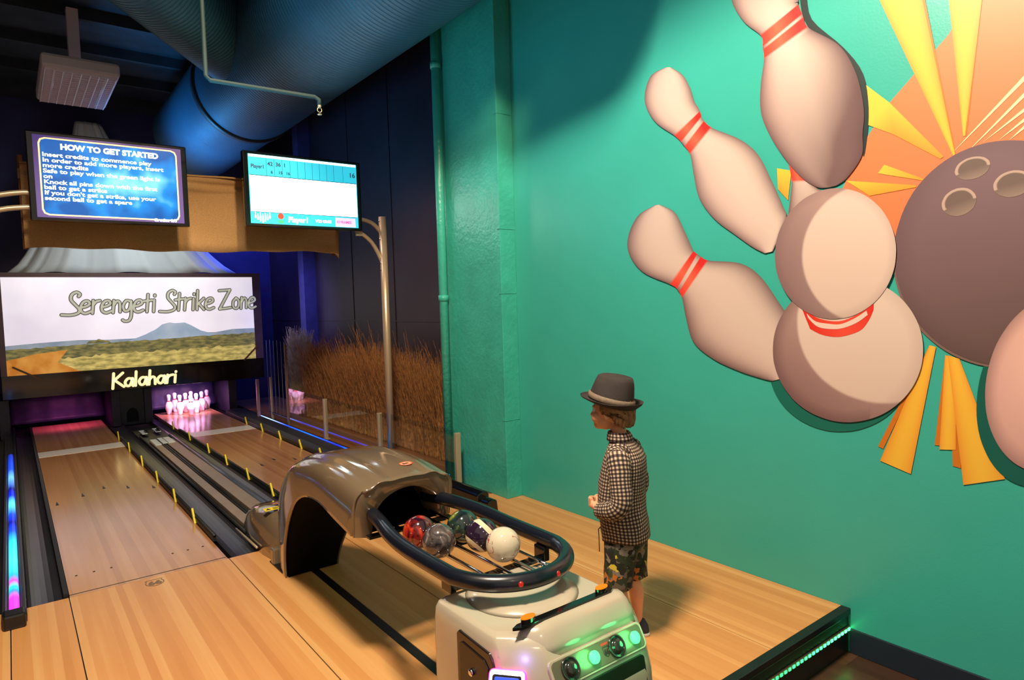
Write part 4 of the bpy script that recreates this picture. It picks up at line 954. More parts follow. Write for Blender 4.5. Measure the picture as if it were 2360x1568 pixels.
    # card reader on the chamfered corner
    A = Vector((x0 - .005, Y(1.455), .405)); d = Vector((.66, -.75, 0)).normalized(); nn = Vector((-.75, -.66, 0)).normalized()
    up = (Vector((0, 0, 1)) * .82 + nn * -.57).normalized(); nz = d.cross(up)
    if nz.dot(nn) < 0: nz = -nz
    M2 = Matrix((d, up, nz)).transposed().to_4x4(); M2.translation = Vector((x0 - .004, Y(1.476), .400))
    def pl(name, w_, h, c, z0, z1, m, dy=0, par=t):
        b = MB(); k = rr(w_, h, c); n = len(k); vs = [M2 @ Vector((x, y + dy, z)) for z in (z0, z1) for x, y in k]
        b.add(vs, [tuple(range(n)), tuple(range(2 * n - 1, n - 1, -1))] + [(i, (i + 1) % n, n + (i + 1) % n, n + i) for i in range(n)]); return b.build(name, m, par, bevel=.002)
    rd = pl('card_reader', .055, .085, .014, 0, .030, glow('reader_magenta', (255, 60, 190), 2.2)); rd['label'] = 'card reader with a glowing magenta and white rim'
    pl('reader_rim', .052, .082, .012, .030, .033, glow('reader_white', (255, 190, 235), 2.6), 0, rd)
    pl('reader_face', .043, .070, .008, .033, .035, M_blackgloss, 0, rd)
    pl('reader_screen', .036, .045, .004, .035, .0365, glow('reader_blue', (30, 60, 220), 1.6), .018, rd)
    tv, tf = text_mesh('TAP CARD', .011, (-.026, .045, .037), Matrix.Identity(4), .0002, 0, 'LEFT', 1)
    for k in range(3):
        b = MB(); b.add([M2 @ Vector(p) for p in ((-.028 + .02 * k, .042, .0368), (-.014 + .02 * k, .042, .0368), (-.014 + .02 * k, .05, .0368), (-.028 + .02 * k, .05, .0368))], [(0, 1, 2, 3)])
        b.build('screen_mark', glow('reader_icon', (200, 220, 255), 1.6), rd, fix=False)
    for col_, dx, e_ in (((1, .15, .7), -.03, .16), ((.25, .2, 1), .05, .22)):
        l2 = bpy.data.lights.new('reader_glow', 'POINT'); l2.energy = e_; l2.color = col_; l2.shadow_soft_size = .03; l2.specular_factor = .15
        lo = bpy.data.objects.new('reader_glow', l2); COL.objects.link(lo); lo.parent = t; lo.location = M2 @ Vector((dx, .115, .03))
kiosk()
o = shield(None, 'floor_shield', .584, 4.215, .095, Matrix.Translation((0, 0, .0003)), M_shieldink)
tag(o, 'worn road shield mark reading 66 printed on the deck before the empty lane', 'floor mark')

# ================================================================== MURAL
def mural():
    D = {"pinA":[[2.582,2.92,2.547,2.912],[2.692,2.905,2.462,2.843],[2.744,2.816,2.412,2.761],[2.735,2.723,2.381,2.672],[2.659,2.611,2.354,2.628],[2.519,2.503,2.343,2.603],[2.464,2.443,2.324,2.556],[2.414,2.374,2.263,2.494],[2.39,2.25,2.091,2.395],[2.353,2.112,1.983,2.294],[2.255,1.986,1.908,2.151],[2.117,1.88,1.844,2.006],[2.017,1.808,1.826,1.936],[1.947,1.77,1.901,1.777]],"pinB":[[2.683,2.12,2.644,2.119],[2.818,2.073,2.532,2.058],[2.902,1.957,2.469,1.953],[2.9,1.84,2.427,1.871],[2.786,1.716,2.409,1.835],[2.565,1.628,2.4,1.817],[2.516,1.592,2.359,1.789],[2.486,1.544,2.296,1.756],[2.459,1.423,2.099,1.728],[2.409,1.286,1.979,1.655],[2.277,1.194,1.875,1.519],[2.105,1.133,1.794,1.39],[1.964,1.102,1.767,1.254],[1.907,1.094,1.795,1.132]],"pinC":[[1.994,3.38,1.92,3.352],[2.124,3.279,1.77,3.157],[2.131,3.145,1.755,3.004],[2.061,3.007,1.755,2.994],[1.958,2.896,1.755,2.979],[1.949,2.835,1.733,2.923],[1.942,2.771,1.702,2.85],[1.963,2.64,1.556,2.72],[1.962,2.506,1.476,2.566],[1.916,2.383,1.441,2.399],[1.833,2.245,1.446,2.281],[1.741,2.131,1.45,2.183],[1.663,2.072,1.516,2.094],[1.605,2.061,1.567,2.065]],"pinE":[[1.828,2.255,1.781,2.214],[1.809,2.197,1.723,2.16],[1.796,2.114,1.7,2.107],[1.806,2.033,1.642,2.052],[1.823,1.903,1.526,2.014]],"headD":[[1.57,1.739],[1.303,1.663],[1.315,1.619],[1.333,1.577],[1.357,1.539],[1.386,1.505],[1.42,1.476],[1.459,1.452],[1.5,1.435],[1.545,1.426],[1.591,1.423],[1.638,1.429],[1.684,1.443],[1.728,1.465],[1.768,1.494],[1.805,1.53],[1.835,1.572],[1.859,1.619],[1.876,1.67],[1.884,1.723],[1.884,1.776],[1.876,1.828],[1.86,1.877],[1.836,1.922],[1.806,1.962],[1.77,1.995],[1.73,2.022],[1.686,2.04],[1.641,2.051],[1.595,2.054],[1.549,2.049],[1.505,2.036],[1.463,2.017],[1.425,1.992],[1.391,1.961],[1.361,1.926],[1.337,1.886],[1.318,1.844],[1.305,1.8],[1.298,1.754],[1.298,1.708]],"bodyD":[[1.512,1.276],[1.186,1.289],[1.189,1.238],[1.2,1.188],[1.218,1.14],[1.243,1.094],[1.275,1.052],[1.313,1.014],[1.356,0.981],[1.405,0.955],[1.457,0.936],[1.512,0.924],[1.569,0.921],[1.626,0.928],[1.681,0.943],[1.734,0.967],[1.782,1.0],[1.823,1.042],[1.857,1.09],[1.882,1.143],[1.898,1.201],[1.902,1.261],[1.897,1.321],[1.881,1.38],[1.855,1.435],[1.821,1.485],[1.779,1.528],[1.731,1.565],[1.679,1.592],[1.624,1.612],[1.568,1.622],[1.512,1.624],[1.458,1.617],[1.406,1.602],[1.358,1.58],[1.315,1.551],[1.277,1.517],[1.245,1.477],[1.22,1.434],[1.201,1.388],[1.19,1.339]],"shadD":[[1.552,1.192],[1.233,1.211],[1.236,1.165],[1.247,1.119],[1.265,1.075],[1.289,1.032],[1.32,0.993],[1.357,0.957],[1.4,0.927],[1.447,0.902],[1.498,0.883],[1.552,0.872],[1.607,0.868],[1.663,0.873],[1.716,0.886],[1.767,0.907],[1.814,0.936],[1.854,0.972],[1.887,1.015],[1.911,1.063],[1.926,1.115],[1.93,1.17],[1.925,1.224],[1.909,1.278],[1.885,1.328],[1.851,1.374],[1.811,1.415],[1.765,1.449],[1.714,1.476],[1.661,1.495],[1.606,1.505],[1.551,1.508],[1.498,1.503],[1.448,1.491],[1.401,1.472],[1.359,1.447],[1.322,1.417],[1.29,1.382],[1.266,1.343],[1.248,1.301],[1.237,1.256]],"ball":[[0.874,1.688],[0.538,1.748],[0.531,1.685],[0.531,1.622],[0.539,1.559],[0.555,1.499],[0.578,1.443],[0.608,1.39],[0.645,1.344],[0.689,1.304],[0.739,1.272],[0.793,1.248],[0.851,1.235],[0.912,1.233],[0.975,1.243],[1.037,1.264],[1.097,1.297],[1.153,1.342],[1.202,1.398],[1.244,1.462],[1.276,1.535],[1.298,1.612],[1.308,1.691],[1.306,1.771],[1.291,1.848],[1.266,1.919],[1.231,1.983],[1.186,2.037],[1.135,2.08],[1.079,2.112],[1.019,2.132],[0.958,2.141],[0.897,2.137],[0.838,2.124],[0.781,2.1],[0.729,2.067],[0.681,2.027],[0.639,1.98],[0.603,1.927],[0.574,1.871],[0.552,1.81]],"rim":[[0.881,1.674],[0.545,1.736],[0.538,1.673],[0.539,1.611],[0.547,1.549],[0.563,1.49],[0.586,1.434],[0.616,1.382],[0.654,1.336],[0.697,1.296],[0.747,1.264],[0.801,1.241],[0.859,1.228],[0.92,1.225],[0.982,1.234],[1.044,1.255],[1.104,1.288],[1.159,1.332],[1.209,1.386],[1.25,1.45],[1.282,1.521],[1.303,1.597],[1.313,1.676],[1.311,1.754],[1.297,1.83],[1.271,1.9],[1.236,1.963],[1.192,2.017],[1.141,2.061],[1.085,2.092],[1.025,2.113],[0.964,2.121],[0.903,2.118],[0.844,2.105],[0.788,2.082],[0.735,2.05],[0.688,2.01],[0.646,1.964],[0.611,1.913],[0.582,1.857],[0.56,1.797]],"hole1":[[1.007,2.048],[0.947,2.06],[0.946,2.053],[0.946,2.046],[0.948,2.039],[0.951,2.032],[0.956,2.025],[0.962,2.019],[0.969,2.014],[0.977,2.01],[0.985,2.006],[0.995,2.004],[1.005,2.002],[1.014,2.002],[1.024,2.003],[1.033,2.004],[1.042,2.007],[1.05,2.011],[1.057,2.016],[1.063,2.022],[1.067,2.029],[1.07,2.035],[1.071,2.043],[1.07,2.05],[1.068,2.057],[1.065,2.064],[1.06,2.071],[1.054,2.077],[1.046,2.082],[1.038,2.086],[1.029,2.09],[1.019,2.092],[1.01,2.093],[1.0,2.093],[0.99,2.092],[0.981,2.09],[0.973,2.087],[0.965,2.083],[0.959,2.078],[0.953,2.072],[0.949,2.066]],"hole2":[[1.054,1.916],[0.995,1.935],[0.993,1.926],[0.992,1.917],[0.993,1.908],[0.996,1.9],[0.999,1.891],[1.004,1.883],[1.011,1.876],[1.018,1.87],[1.027,1.865],[1.036,1.861],[1.045,1.859],[1.055,1.858],[1.065,1.858],[1.075,1.86],[1.084,1.863],[1.092,1.867],[1.1,1.873],[1.107,1.88],[1.112,1.888],[1.116,1.896],[1.118,1.905],[1.119,1.914],[1.118,1.923],[1.115,1.932],[1.111,1.941],[1.106,1.949],[1.099,1.956],[1.091,1.962],[1.083,1.967],[1.073,1.97],[1.064,1.973],[1.054,1.973],[1.044,1.973],[1.034,1.971],[1.025,1.968],[1.017,1.963],[1.01,1.957],[1.004,1.95],[0.999,1.943]],"hole3":[[0.869,1.962],[0.807,1.971],[0.806,1.963],[0.806,1.955],[0.809,1.947],[0.812,1.939],[0.817,1.932],[0.823,1.926],[0.831,1.921],[0.839,1.916],[0.848,1.913],[0.858,1.911],[0.868,1.91],[0.878,1.91],[0.888,1.912],[0.897,1.915],[0.906,1.919],[0.914,1.924],[0.921,1.93],[0.927,1.937],[0.931,1.945],[0.933,1.953],[0.934,1.961],[0.934,1.969],[0.931,1.978],[0.927,1.985],[0.922,1.992],[0.915,1.999],[0.908,2.004],[0.899,2.008],[0.89,2.011],[0.88,2.013],[0.87,2.014],[0.86,2.013],[0.85,2.011],[0.841,2.008],[0.832,2.004],[0.825,1.999],[0.818,1.993],[0.813,1.986],[0.809,1.978]],"pinF":[[0.736,1.173],[0.551,1.138],[0.56,1.087],[0.574,1.038],[0.591,0.991],[0.612,0.948],[0.637,0.91],[0.664,0.877],[0.694,0.851],[0.725,0.833],[0.758,0.822],[0.79,0.82],[0.822,0.827],[0.852,0.843],[0.879,0.868],[0.903,0.901],[0.923,0.942],[0.939,0.989],[0.949,1.041],[0.953,1.097],[0.952,1.154],[0.945,1.212],[0.933,1.268],[0.916,1.322],[0.894,1.37],[0.869,1.413],[0.841,1.449],[0.811,1.478],[0.779,1.498],[0.747,1.51],[0.716,1.513],[0.685,1.509],[0.657,1.496],[0.63,1.476],[0.607,1.449],[0.587,1.416],[0.57,1.378],[0.558,1.335],[0.55,1.288],[0.546,1.239],[0.546,1.189]],"shadF":[[0.763,1.128],[0.574,1.095],[0.584,1.041],[0.598,0.989],[0.616,0.939],[0.638,0.893],[0.663,0.852],[0.692,0.817],[0.722,0.788],[0.754,0.768],[0.787,0.756],[0.82,0.753],[0.852,0.76],[0.883,0.776],[0.911,0.802],[0.935,0.836],[0.955,0.879],[0.971,0.928],[0.981,0.983],[0.985,1.042],[0.983,1.103],[0.976,1.165],[0.963,1.225],[0.945,1.281],[0.922,1.333],[0.896,1.379],[0.867,1.418],[0.836,1.449],[0.804,1.471],[0.771,1.484],[0.739,1.488],[0.708,1.484],[0.679,1.471],[0.652,1.451],[0.629,1.423],[0.609,1.388],[0.592,1.348],[0.58,1.303],[0.572,1.254],[0.568,1.203],[0.569,1.149]],"band1":[[1.746,1.488,1.699,1.374],[1.687,1.442,1.648,1.349],[1.622,1.418,1.59,1.337],[1.547,1.414,1.531,1.341],[1.476,1.441,1.456,1.369],[1.426,1.479,1.418,1.414],[1.393,1.515,1.395,1.465]],"bandw":[[1.717,1.453,1.708,1.428],[1.672,1.413,1.663,1.387],[1.611,1.401,1.607,1.375],[1.547,1.399,1.543,1.378],[1.482,1.426,1.474,1.404],[1.426,1.463,1.42,1.443]],"burst":[[1.098,2.621],[1.041,2.738],[0.99,2.974],[0.437,2.727],[0.421,1.896],[0.874,1.66],[1.294,1.65],[1.313,1.808],[1.547,2.037],[1.446,2.241],[1.337,2.392]],"ray0":[[1.457,3.067],[1.233,2.974],[1.206,2.8],[1.072,2.119],[1.077,2.107]],"ray1":[[1.116,2.925],[0.966,2.863],[1.036,2.185],[1.044,2.186]],"ray2":[[1.437,2.506],[1.331,2.396],[1.115,2.116],[1.127,2.108],[1.314,2.252],[1.433,2.324]],"ray3":[[1.353,2.125],[1.188,2.033],[1.188,2.026],[1.381,2.091]],"ray4":[[1.524,2.081],[1.221,2.012],[1.221,2.003],[1.417,1.994]],"ray5":[[1.876,2.202],[1.798,2.176],[1.817,2.03],[1.872,2.095]],"ray6":[[1.164,1.309],[1.138,1.302],[1.236,0.722],[1.368,0.76]],"ray7":[[1.103,1.269],[1.062,1.247],[1.059,0.861],[1.122,0.853]],"ray8":[[1.093,1.268],[1.049,1.255],[0.883,0.769],[1.03,0.714]],"sliver0":[[1.164,1.309],[1.378,0.826],[1.355,0.818],[1.152,1.305]],"sliver1":[[1.103,1.269],[1.141,0.869],[1.115,0.87],[1.095,1.266]],"sliver2":[[1.085,1.268],[1.071,0.789],[1.04,0.784],[1.068,1.254]],"sliver3":[[1.233,2.974],[1.212,2.965],[1.189,2.793],[1.07,2.118],[1.073,2.119],[1.206,2.8]],"sliver4":[[0.966,2.863],[0.976,2.765],[0.984,2.682],[1.031,2.184],[1.036,2.185],[0.995,2.686]],"streak0":[[1.096,2.111],[0.767,2.449],[0.754,2.432]],"streak1":[[1.045,2.101],[0.74,2.408],[0.727,2.392]],"streak2":[[0.974,2.145],[0.752,2.315],[0.739,2.299]],"streak3":[[0.923,2.14],[0.764,2.27],[0.751,2.253]],"streak4":[[0.886,2.134],[0.791,2.227],[0.777,2.211]],"shadowC":[[1.719,3.032],[1.689,2.887],[1.536,2.704],[1.447,2.558],[1.421,2.394],[1.429,2.258],[1.446,2.182],[1.456,2.402],[1.506,2.575],[1.577,2.706],[1.711,2.863],[1.748,3.002]]}
    t = tag(empty('bowling_mural', (3.2, 1.6, 1.5)), 'large bowling mural of flying pins, a brown ball and yellow rays on the teal wall', 'mural')
    m = bpy.data.materials.new('mural_print'); m.use_nodes = True; nt = m.node_tree; bs = nt.nodes['Principled BSDF']; bs.inputs['Roughness'].default_value = .42
    ca = nt.nodes.new('ShaderNodeVertexColor'); ca.layer_name = 'Col'; nt.links.new(ca.outputs[0], bs.inputs['Base Color'])
    def W(y, z, lay): return (3.1990 - .0010 * lay - 3.2, y - 1.6, z - 1.5)
    def mix(a, b_, f): f = max(0, min(1, f)); return tuple(a[i] + (b_[i] - a[i]) * f for i in range(3))
    CR = srgb((210, 188, 176)); PK = srgb((186, 152, 146)); BR = srgb((88, 58, 62)); RD = srgb((204, 36, 30)); RL = srgb((236, 96, 70)); WH = srgb((232, 214, 196))
    def build(name, b):
        o = b.build(name, m, t, colors=True, fix=False, smooth=False); return o
    def strip(name, rows, lay, fn, k=6, nu=24, key=None):
        P = smooth2([Vector((r[0], r[1])) for r in rows], k); Q = smooth2([Vector((r[2], r[3])) for r in rows], k)
        vs = []; cs = []; n = len(P)
        for i in range(n):
            for j in range(nu + 1):
                p = P[i].lerp(Q[i], j / nu); vs.append(W(p.x, p.y, lay)); c = fn(j / nu * 2 - 1, i / k if True else 0); cs.append((*c, 1))
        fs = [(i * (nu + 1) + j, i * (nu + 1) + j + 1, (i + 1) * (nu + 1) + j + 1, (i + 1) * (nu + 1) + j) for i in range(n - 1) for j in range(nu)]
        b = MB(); b.add(vs, fs, cols=cs); return build(name, b)
    def pinfn(band, red, shade, endv, k=None):
        b0, b1, b2, b3 = band
        def f(u, v):
            if b0 <= v < b1 or b2 <= v < b3:
                return mix(RL, RD, abs(u + .2) * 1.1)
            e = max(0, (abs(u) - .4) / .6) ** 2.0
            c = mix(CR, PK, max(0, -u) * .6 + .15)
            c = mix(c, BR, e * .85)
            sh = shade(u, v)
            return mix(c, BR, sh)
        return f
    # layer 0-3: starburst and rays
    def poly(name, pts, lay, fn, par=None):
        c = Vector((sum(p[0] for p in pts) / len(pts), sum(p[1] for p in pts) / len(pts)))
        b = MB(); vs = [W(p[0], p[1], lay) for p in pts]; b.add(vs, [tuple(range(len(pts)))], cols=[(*fn(p), 1) for p in pts]); return build(name, b)
    OR = srgb((228, 116, 72)); OR2 = srgb((226, 118, 70))
    poly('orange_burst', D['burst'], 1, lambda p: OR2 if p[1] > 2.2 else OR)
    YL = srgb((232, 182, 60)); YD = srgb((222, 142, 44)); YO = srgb((196, 110, 30))
    for k in range(9):
        pts = D['ray%d' % k]
        if k in (0, 1, 6, 7, 8):
            # cone: near edge pair (tip) to far edge pair (mouth), shaded across
            a, b_, c, d = (pts[0], pts[1], pts[-2], pts[-1]) if k not in (0, 6, 7, 8) else ((pts[0], pts[1], pts[-2], pts[-1]) if k == 0 else (pts[3], pts[2], pts[1], pts[0]))
            rows = [(d[0], d[1], c[0], c[1]), (a[0], a[1], b_[0], b_[1])]
            rows = [tuple(rows[0][i] + (rows[1][i] - rows[0][i]) * s_ / 6 for i in range(4)) for s_ in range(7)]
            strip('yellow_ray', rows, 3 + k * .08, lambda u, v: mix(YL, YD, (u * u) * .8 + .15) if abs(u) < .93 else mix(YL, YD, 1), 2, 12)
        else: poly('yellow_ray', pts, 3 + k * .08, lambda p, q=pts: YL if p[1] > sum(x[1] for x in q) / len(q) else YD)
    for k in range(5): poly('ray_edge', D['sliver%d' % k], 2 + k * .08, lambda p: YO)
    for k in range(5): poly('pale_streak', D['streak%d' % k], 2.5 + k * .07, lambda p: srgb((248, 208, 160)))
    DT = srgb((12, 86, 76)); DT2 = srgb((14, 100, 86))
    def disc(name, key, lay, fn, nr=14, part=None, kk=2):
        if nr == 30: nr, kk = 70, 7
        P = D[key]; c = Vector(P[0]); ring = smooth2([Vector(p) for p in P[1:]], kk, True); n = len(ring); vs = [W(c.x, c.y, lay)]; cs = [(*fn(0, 0), 1)]; fs = []
        for k in range(1, nr + 1):
            for j, p in enumerate(ring):
                q = c.lerp(p, k / nr); vs.append(W(q.x, q.y, lay)); ang = 2 * PI * j / n; cs.append((*fn(k / nr, ang), 1))
        for j in range(n): fs.append((0, 1 + j, 1 + (j + 1) % n))
        for k in range(nr - 1):
            for j in range(n): a = 1 + k * n + j; b_ = 1 + k * n + (j + 1) % n; fs.append((a, b_, b_ + n, a + n))
        b = MB(); b.add(vs, fs, cols=cs); return build(name, b)
    disc('painted_shadow', 'shadD', 4, lambda r, a: DT2); disc('painted_shadow', 'shadF', 4.5, lambda r, a: DT)
    # angle: 0 = to the picture's right, pi/2 = down
    BB = srgb((102, 78, 76)); BP = srgb((116, 90, 98)); BD = srgb((74, 56, 54))
    disc('painted_ball', 'rim', 5, lambda r, a: srgb((116, 92, 88)))
    disc('painted_ball', 'ball', 6, lambda r, a: mix(mix(BB, BP, .5 - .5 * r * math.sin(a)), BD, max(0, r - .8) * 1.5 + .3 * max(0, r * math.sin(a))))
    for k in (1, 2, 3): disc('finger_hole', 'hole%d' % k, 7, lambda r, a: mix(srgb((104, 86, 80)), srgb((176, 150, 138)), (1 if (r > .82 and math.sin(a) < .2) else 0) + .4 * max(0, r * math.sin(a))))
    disc('painted_pin', 'pinF', 10, lambda r, a: mix(mix(srgb((226, 180, 166)), srgb((188, 140, 136)), r * .6 + .2 * math.sin(a)), BR, max(0, r - .8) * 2.5))
    strip('painted_pin', D['pinE'], 4, pinfn((1, 2, 9, 9), 0, lambda u, v: .15 + .1 * max(0, v - 2), 0))
    poly('painted_shadow', [tuple(q) for q in smooth2([Vector(q) for q in D['shadowC']], 4, True)], 3.5, lambda p: srgb((24, 40, 40)))
    strip('painted_pin', D['pinC'], 8, pinfn((4, 4.9, 5.2, 6.0), 0, lambda u, v: min(.9, max(0, (v - 6.3) / 5) ** 1.1 * (.6 + .5 * max(0, u + .6)) + max(0, u - .1) * .45 * (v > 6)), 0), 8, 28)
    strip('painted_pin', D['pinA'], 8, pinfn((5, 5.75, 6.25, 7.0), 0, lambda u, v: .04, 0), 8)
    strip('painted_pin', D['pinB'], 8, pinfn((5, 5.7, 6.25, 7.0), 0, lambda u, v: .05 + max(0, -u - .3) * .25, 0), 8)
    def body(r, a):
        x, y = r * math.cos(a), r * math.sin(a)
        lens = max(0, min(1, .5 + (1.35 - (x - .5) ** 2 - (y + .42) ** 2) * 12))
        c = mix(mix(srgb((174, 142, 134)), srgb((112, 76, 80)), max(0, .35 * (-x) + .45 * y + .2)), mix(CR, srgb((198, 166, 152)), .25 + .25 * y), lens)
        return mix(c, BR, max(0, r - .82) * (3.0 if x < .3 else 1.0))
    disc('painted_pin', 'bodyD', 11, body, 30)
    strip('pin_band', D['band1'], 12, lambda u, v: mix(RL, RD, .5 + .5 * abs(v - 3) / 3), 6, 6)
    strip('pin_band', D['bandw'], 13, lambda u, v: srgb((222, 190, 176)), 6, 4)
    def head(r, a):
        x, y = r * math.cos(a), r * math.sin(a)
        lens = max(0, min(1, .5 + (1.12 - (x - .52) ** 2 - (y + .1) ** 2) * 12))
        c = mix(mix(srgb((164, 134, 128)), srgb((106, 76, 82)), max(0, -.45 * x + .35 * y + .1)), mix(CR, srgb((196, 164, 150)), .3 + .2 * y), lens)
        return mix(c, BR, max(0, r - .86) * 1.6)
    disc('painted_pin', 'headD', 14, head, 30)
mural()

# ================================================================== BOY
def boy():
    h = Vector((-.464, .884, 0)).normalized(); rz = math.atan2(h.y, h.x)
    t = tag(empty('person', (2.16, 2.03, 0), rz), 'child in dark hat, checked shirt and patterned shorts standing on the deck with hands clasped', 'person')
    skin = mat('skin', (226, 164, 126), .5, var=.08, scale=12)
    bs = skin.node_tree.nodes['Principled BSDF']; bs.inputs['Subsurface Weight'].default_value = .08
    # body graph: joint positions (x forward, y left, z up) and radii
    J = {}; E_ = []
    def add(n_, p, r, par=None):
        J[n_] = (Vector(p), r if isinstance(r, tuple) else (r, r)); 
        if par: E_.append((par, n_))
    add('pelvis', (-.01, 0, .52), (.078, .10)); add('waist', (.0, 0, .62), (.070, .092), 'pelvis'); add('chest', (-.012, 0, .76), (.072, .10), 'waist'); add('upper', (-.012, 0, .85), (.058, .085), 'chest')
    add('neckb', (.0, 0, .905), .034, 'upper'); add('neck', (.012, 0, .955), .032, 'neckb'); add('skull', (.018, 0, 1.0), .045, 'neck')
    for s_, n_ in ((1, 'l'), (-1, 'r')):
        f = 0 if s_ == 1 else -.04
        add('sh' + n_, (-.01, s_ * .105, .862), .034, 'upper'); add('ua' + n_, (-.028, s_ * .135, .77), .028, 'sh' + n_); add('el' + n_, (-.035, s_ * .15, .675), .024, 'ua' + n_)
        add('fa' + n_, (.02, s_ * .140, .635), .023, 'el' + n_); add('wr' + n_, (.080, s_ * .104, .618), .0165, 'fa' + n_); add('pa' + n_, (.110, s_ * .072, .622), (.020, .014), 'wr' + n_); add('kn' + n_, (.128, s_ * .042, .626), (.019, .013), 'pa' + n_)
        add('hip' + n_, (-.005 + f * .3, s_ * .055, .47), .062, 'pelvis'); add('th' + n_, (.012 + f * .6, s_ * .058, .37), .052, 'hip' + n_); add('knee' + n_, (.02 + f, s_ * .056, .275), .036, 'th' + n_)
        add('calf' + n_, (-.002 + f, s_ * .056, .20), .037, 'knee' + n_); add('shin' + n_, (-.004 + f, s_ * .055, .12), .026, 'calf' + n_); add('ank' + n_, (-.006 + f, s_ * .054, .055), .022, 'shin' + n_); add('toe' + n_, (.07 + f, s_ * .062, .022), .02, 'ank' + n_)
    names = list(J); me = bpy.data.meshes.new('bodyskin'); me.from_pydata([J[n_][0] for n_ in names], [(names.index(a), names.index(b_)) for a, b_ in E_], [])
    o = bpy.data.objects.new('tmp', me); COL.objects.link(o); o.modifiers.new('skin', 'SKIN')
    for i, n_ in enumerate(names): me.skin_vertices[0].data[i].radius = J[n_][1]; me.skin_vertices[0].data[i].use_root = (n_ == 'pelvis')
    sb = o.modifiers.new('s', 'SUBSURF'); sb.levels = 2; sb.render_levels = 2
    def evaluate(ob):
        bpy.context.view_layer.update(); m_ = bpy.data.meshes.new_from_object(ob.evaluated_get(bpy.context.evaluated_depsgraph_get())); bpy.data.objects.remove(ob); return m_
    base = evaluate(o)
    b = MB(); b.add([v.co.copy() for v in base.vertices], [tuple(p.vertices) for p in base.polygons])
    # head: skull, jaw, nose, cheeks, brow, ears
    H = Vector((.045, 0, 1.05))
    b.sphere(H + Vector((-.008, 0, .022)), .083, n=28, sc=(1.04, .88, .98)); b.sphere(H + Vector((.028, 0, -.03)), .058, n=24, sc=(.92, .92, 1.02)); b.sphere(H + Vector((.058, 0, -.066)), .024, n=16, sc=(1, 1.2, .9))
    b.sphere(H + Vector((.088, 0, -.022)), .0115, n=16, sc=(1, .95, .85)); b.tube([H + Vector((.074, 0, .012)), H + Vector((.086, 0, -.018))], [.007, .009], 10)
    b.sphere(H + Vector((.078, 0, -.047)), .012, n=14, sc=(.7, 1.5, .45)); b.sphere(H + Vector((.076, 0, -.055)), .011, n=14, sc=(.7, 1.3, .5))
    for s_ in (1, -1):
        b.sphere(H + Vector((.056, s_ * .036, -.028)), .026, n=18); b.sphere(H + Vector((.066, s_ * .026, .020)), .018, n=14, sc=(.8, 1.3, .5))
        M = Matrix.Rotation(s_ * .35, 3, 'Z')
        b.lathe([(0, -.006), (.016, -.005), (.020, 0), (.017, .006), (.010, .003), (0, .001)], 20, H + Vector((-.002, s_ * .078, -.008)), 0, M @ Matrix.Rotation(-s_ * PI / 2, 3, 'X') @ Matrix.Diagonal((.72, 1.1, 1)))
        # hand: palm + five fingers curled over the other hand
        P0 = Vector((.105, s_ * .070, .624)); b.sphere(P0 + Vector((.006, -s_ * .008, 0)), .024, n=16, sc=(1.0, .9, .78))
        for i, (dz, L_) in enumerate(((.017, .9), (.006, 1.0), (-.005, .95), (-.016, .8))):
            z = .626 + dz + (.006 if s_ == 1 else -.004); fw = .006 if s_ == 1 else -.002
            b.tube([(.120 + fw, s_ * .056, z), (.138 + fw, s_ * .038, z - .001), (.142 + fw, s_ * (.038 - .022 * L_), z - .003), (.130 + fw, s_ * (.036 - .036 * L_), z - .004)], [.0082, .0080, .0074, .0062], 10)
        b.tube([(.094, s_ * .064, .640), (.104, s_ * .046, .652), (.118, s_ * .028, .654)], [.0095, .0088, .007], 10)
    me2 = bpy.data.meshes.new('b'); me2.from_pydata(b.v, [], b.f); o2 = bpy.data.objects.new('tmp', me2); COL.objects.link(o2)
    rm = o2.modifiers.new('r', 'REMESH'); rm.mode = 'VOXEL'; rm.voxel_size = .0036; rm.use_smooth_shade = True
    sm = o2.modifiers.new('sm', 'SMOOTH'); sm.factor = .5; sm.iterations = 2
    bodyme = evaluate(o2)
    for p in bodyme.polygons: p.use_smooth = True
    link('body', bodyme, skin, t)
    # eyes
    for s_ in (1, -1):
        b = MB(); b.sphere(H + Vector((.069, s_ * .029, .004)), .0105, n=14); e = b.build('eye', mat('eye_white', (226, 220, 214), .2), t)
        b = MB(); b.sphere(H + Vector((.0765, s_ * .030, .004)), .0048, n=10, sc=(.6, 1, 1)); b.build('iris', mat('iris_brown', (60, 40, 26), .2), e)
    # hair
    hairm = mat('sandy_hair', (148, 104, 62), .6, var=.35, scale=60)
    nt, N, L, bsd = nodes(hairm)
    b = MB(); rows = []; n = 48
    for k in range(12):
        z = 1.096 - k * .0100; row = []
        for j in range(n + 1):
            st_ = 64 if k < 5 else min(106, 64 + (k - 4) * 16); a = math.radians(st_) + math.radians(360 - 2 * st_) * j / n
            edge = 1 + .04 * math.sin(j * 2.9 + k * .6) + .02 * math.sin(j * 5.3)
            zz = z
            side = min(1, min(j, n - j) / 9.0)
            if k > 6: zz = z + (1 - side) * (k - 6) * .006
            r_ = (.083 + .006 * min(1, k / 3) - .0002 * max(0, k - 4) ** 2)
            row.append((H.x - .008 + math.cos(a) * r_ * 1.0 * edge, math.sin(a) * r_ * .90 * edge, zz + .004 * math.sin(j * 1.7)))
        rows.append(row)
    b.loft(rows, closed=False, caps=False); b.build('hair', hairm, t, solid=.012, fix=False)
    # hat
    hm = mat('hat_felt', (52, 44, 42), .85, var=.3, scale=14, bump=.3, bscale=300)
    ht = bpy.data.objects.new('hat', None)
    M = Matrix.Translation((.046, 0, 1.088)) @ Matrix.Rotation(math.radians(-14), 4, 'Y') @ Matrix.Scale(1.05, 4)
    b = MB(); n = 56
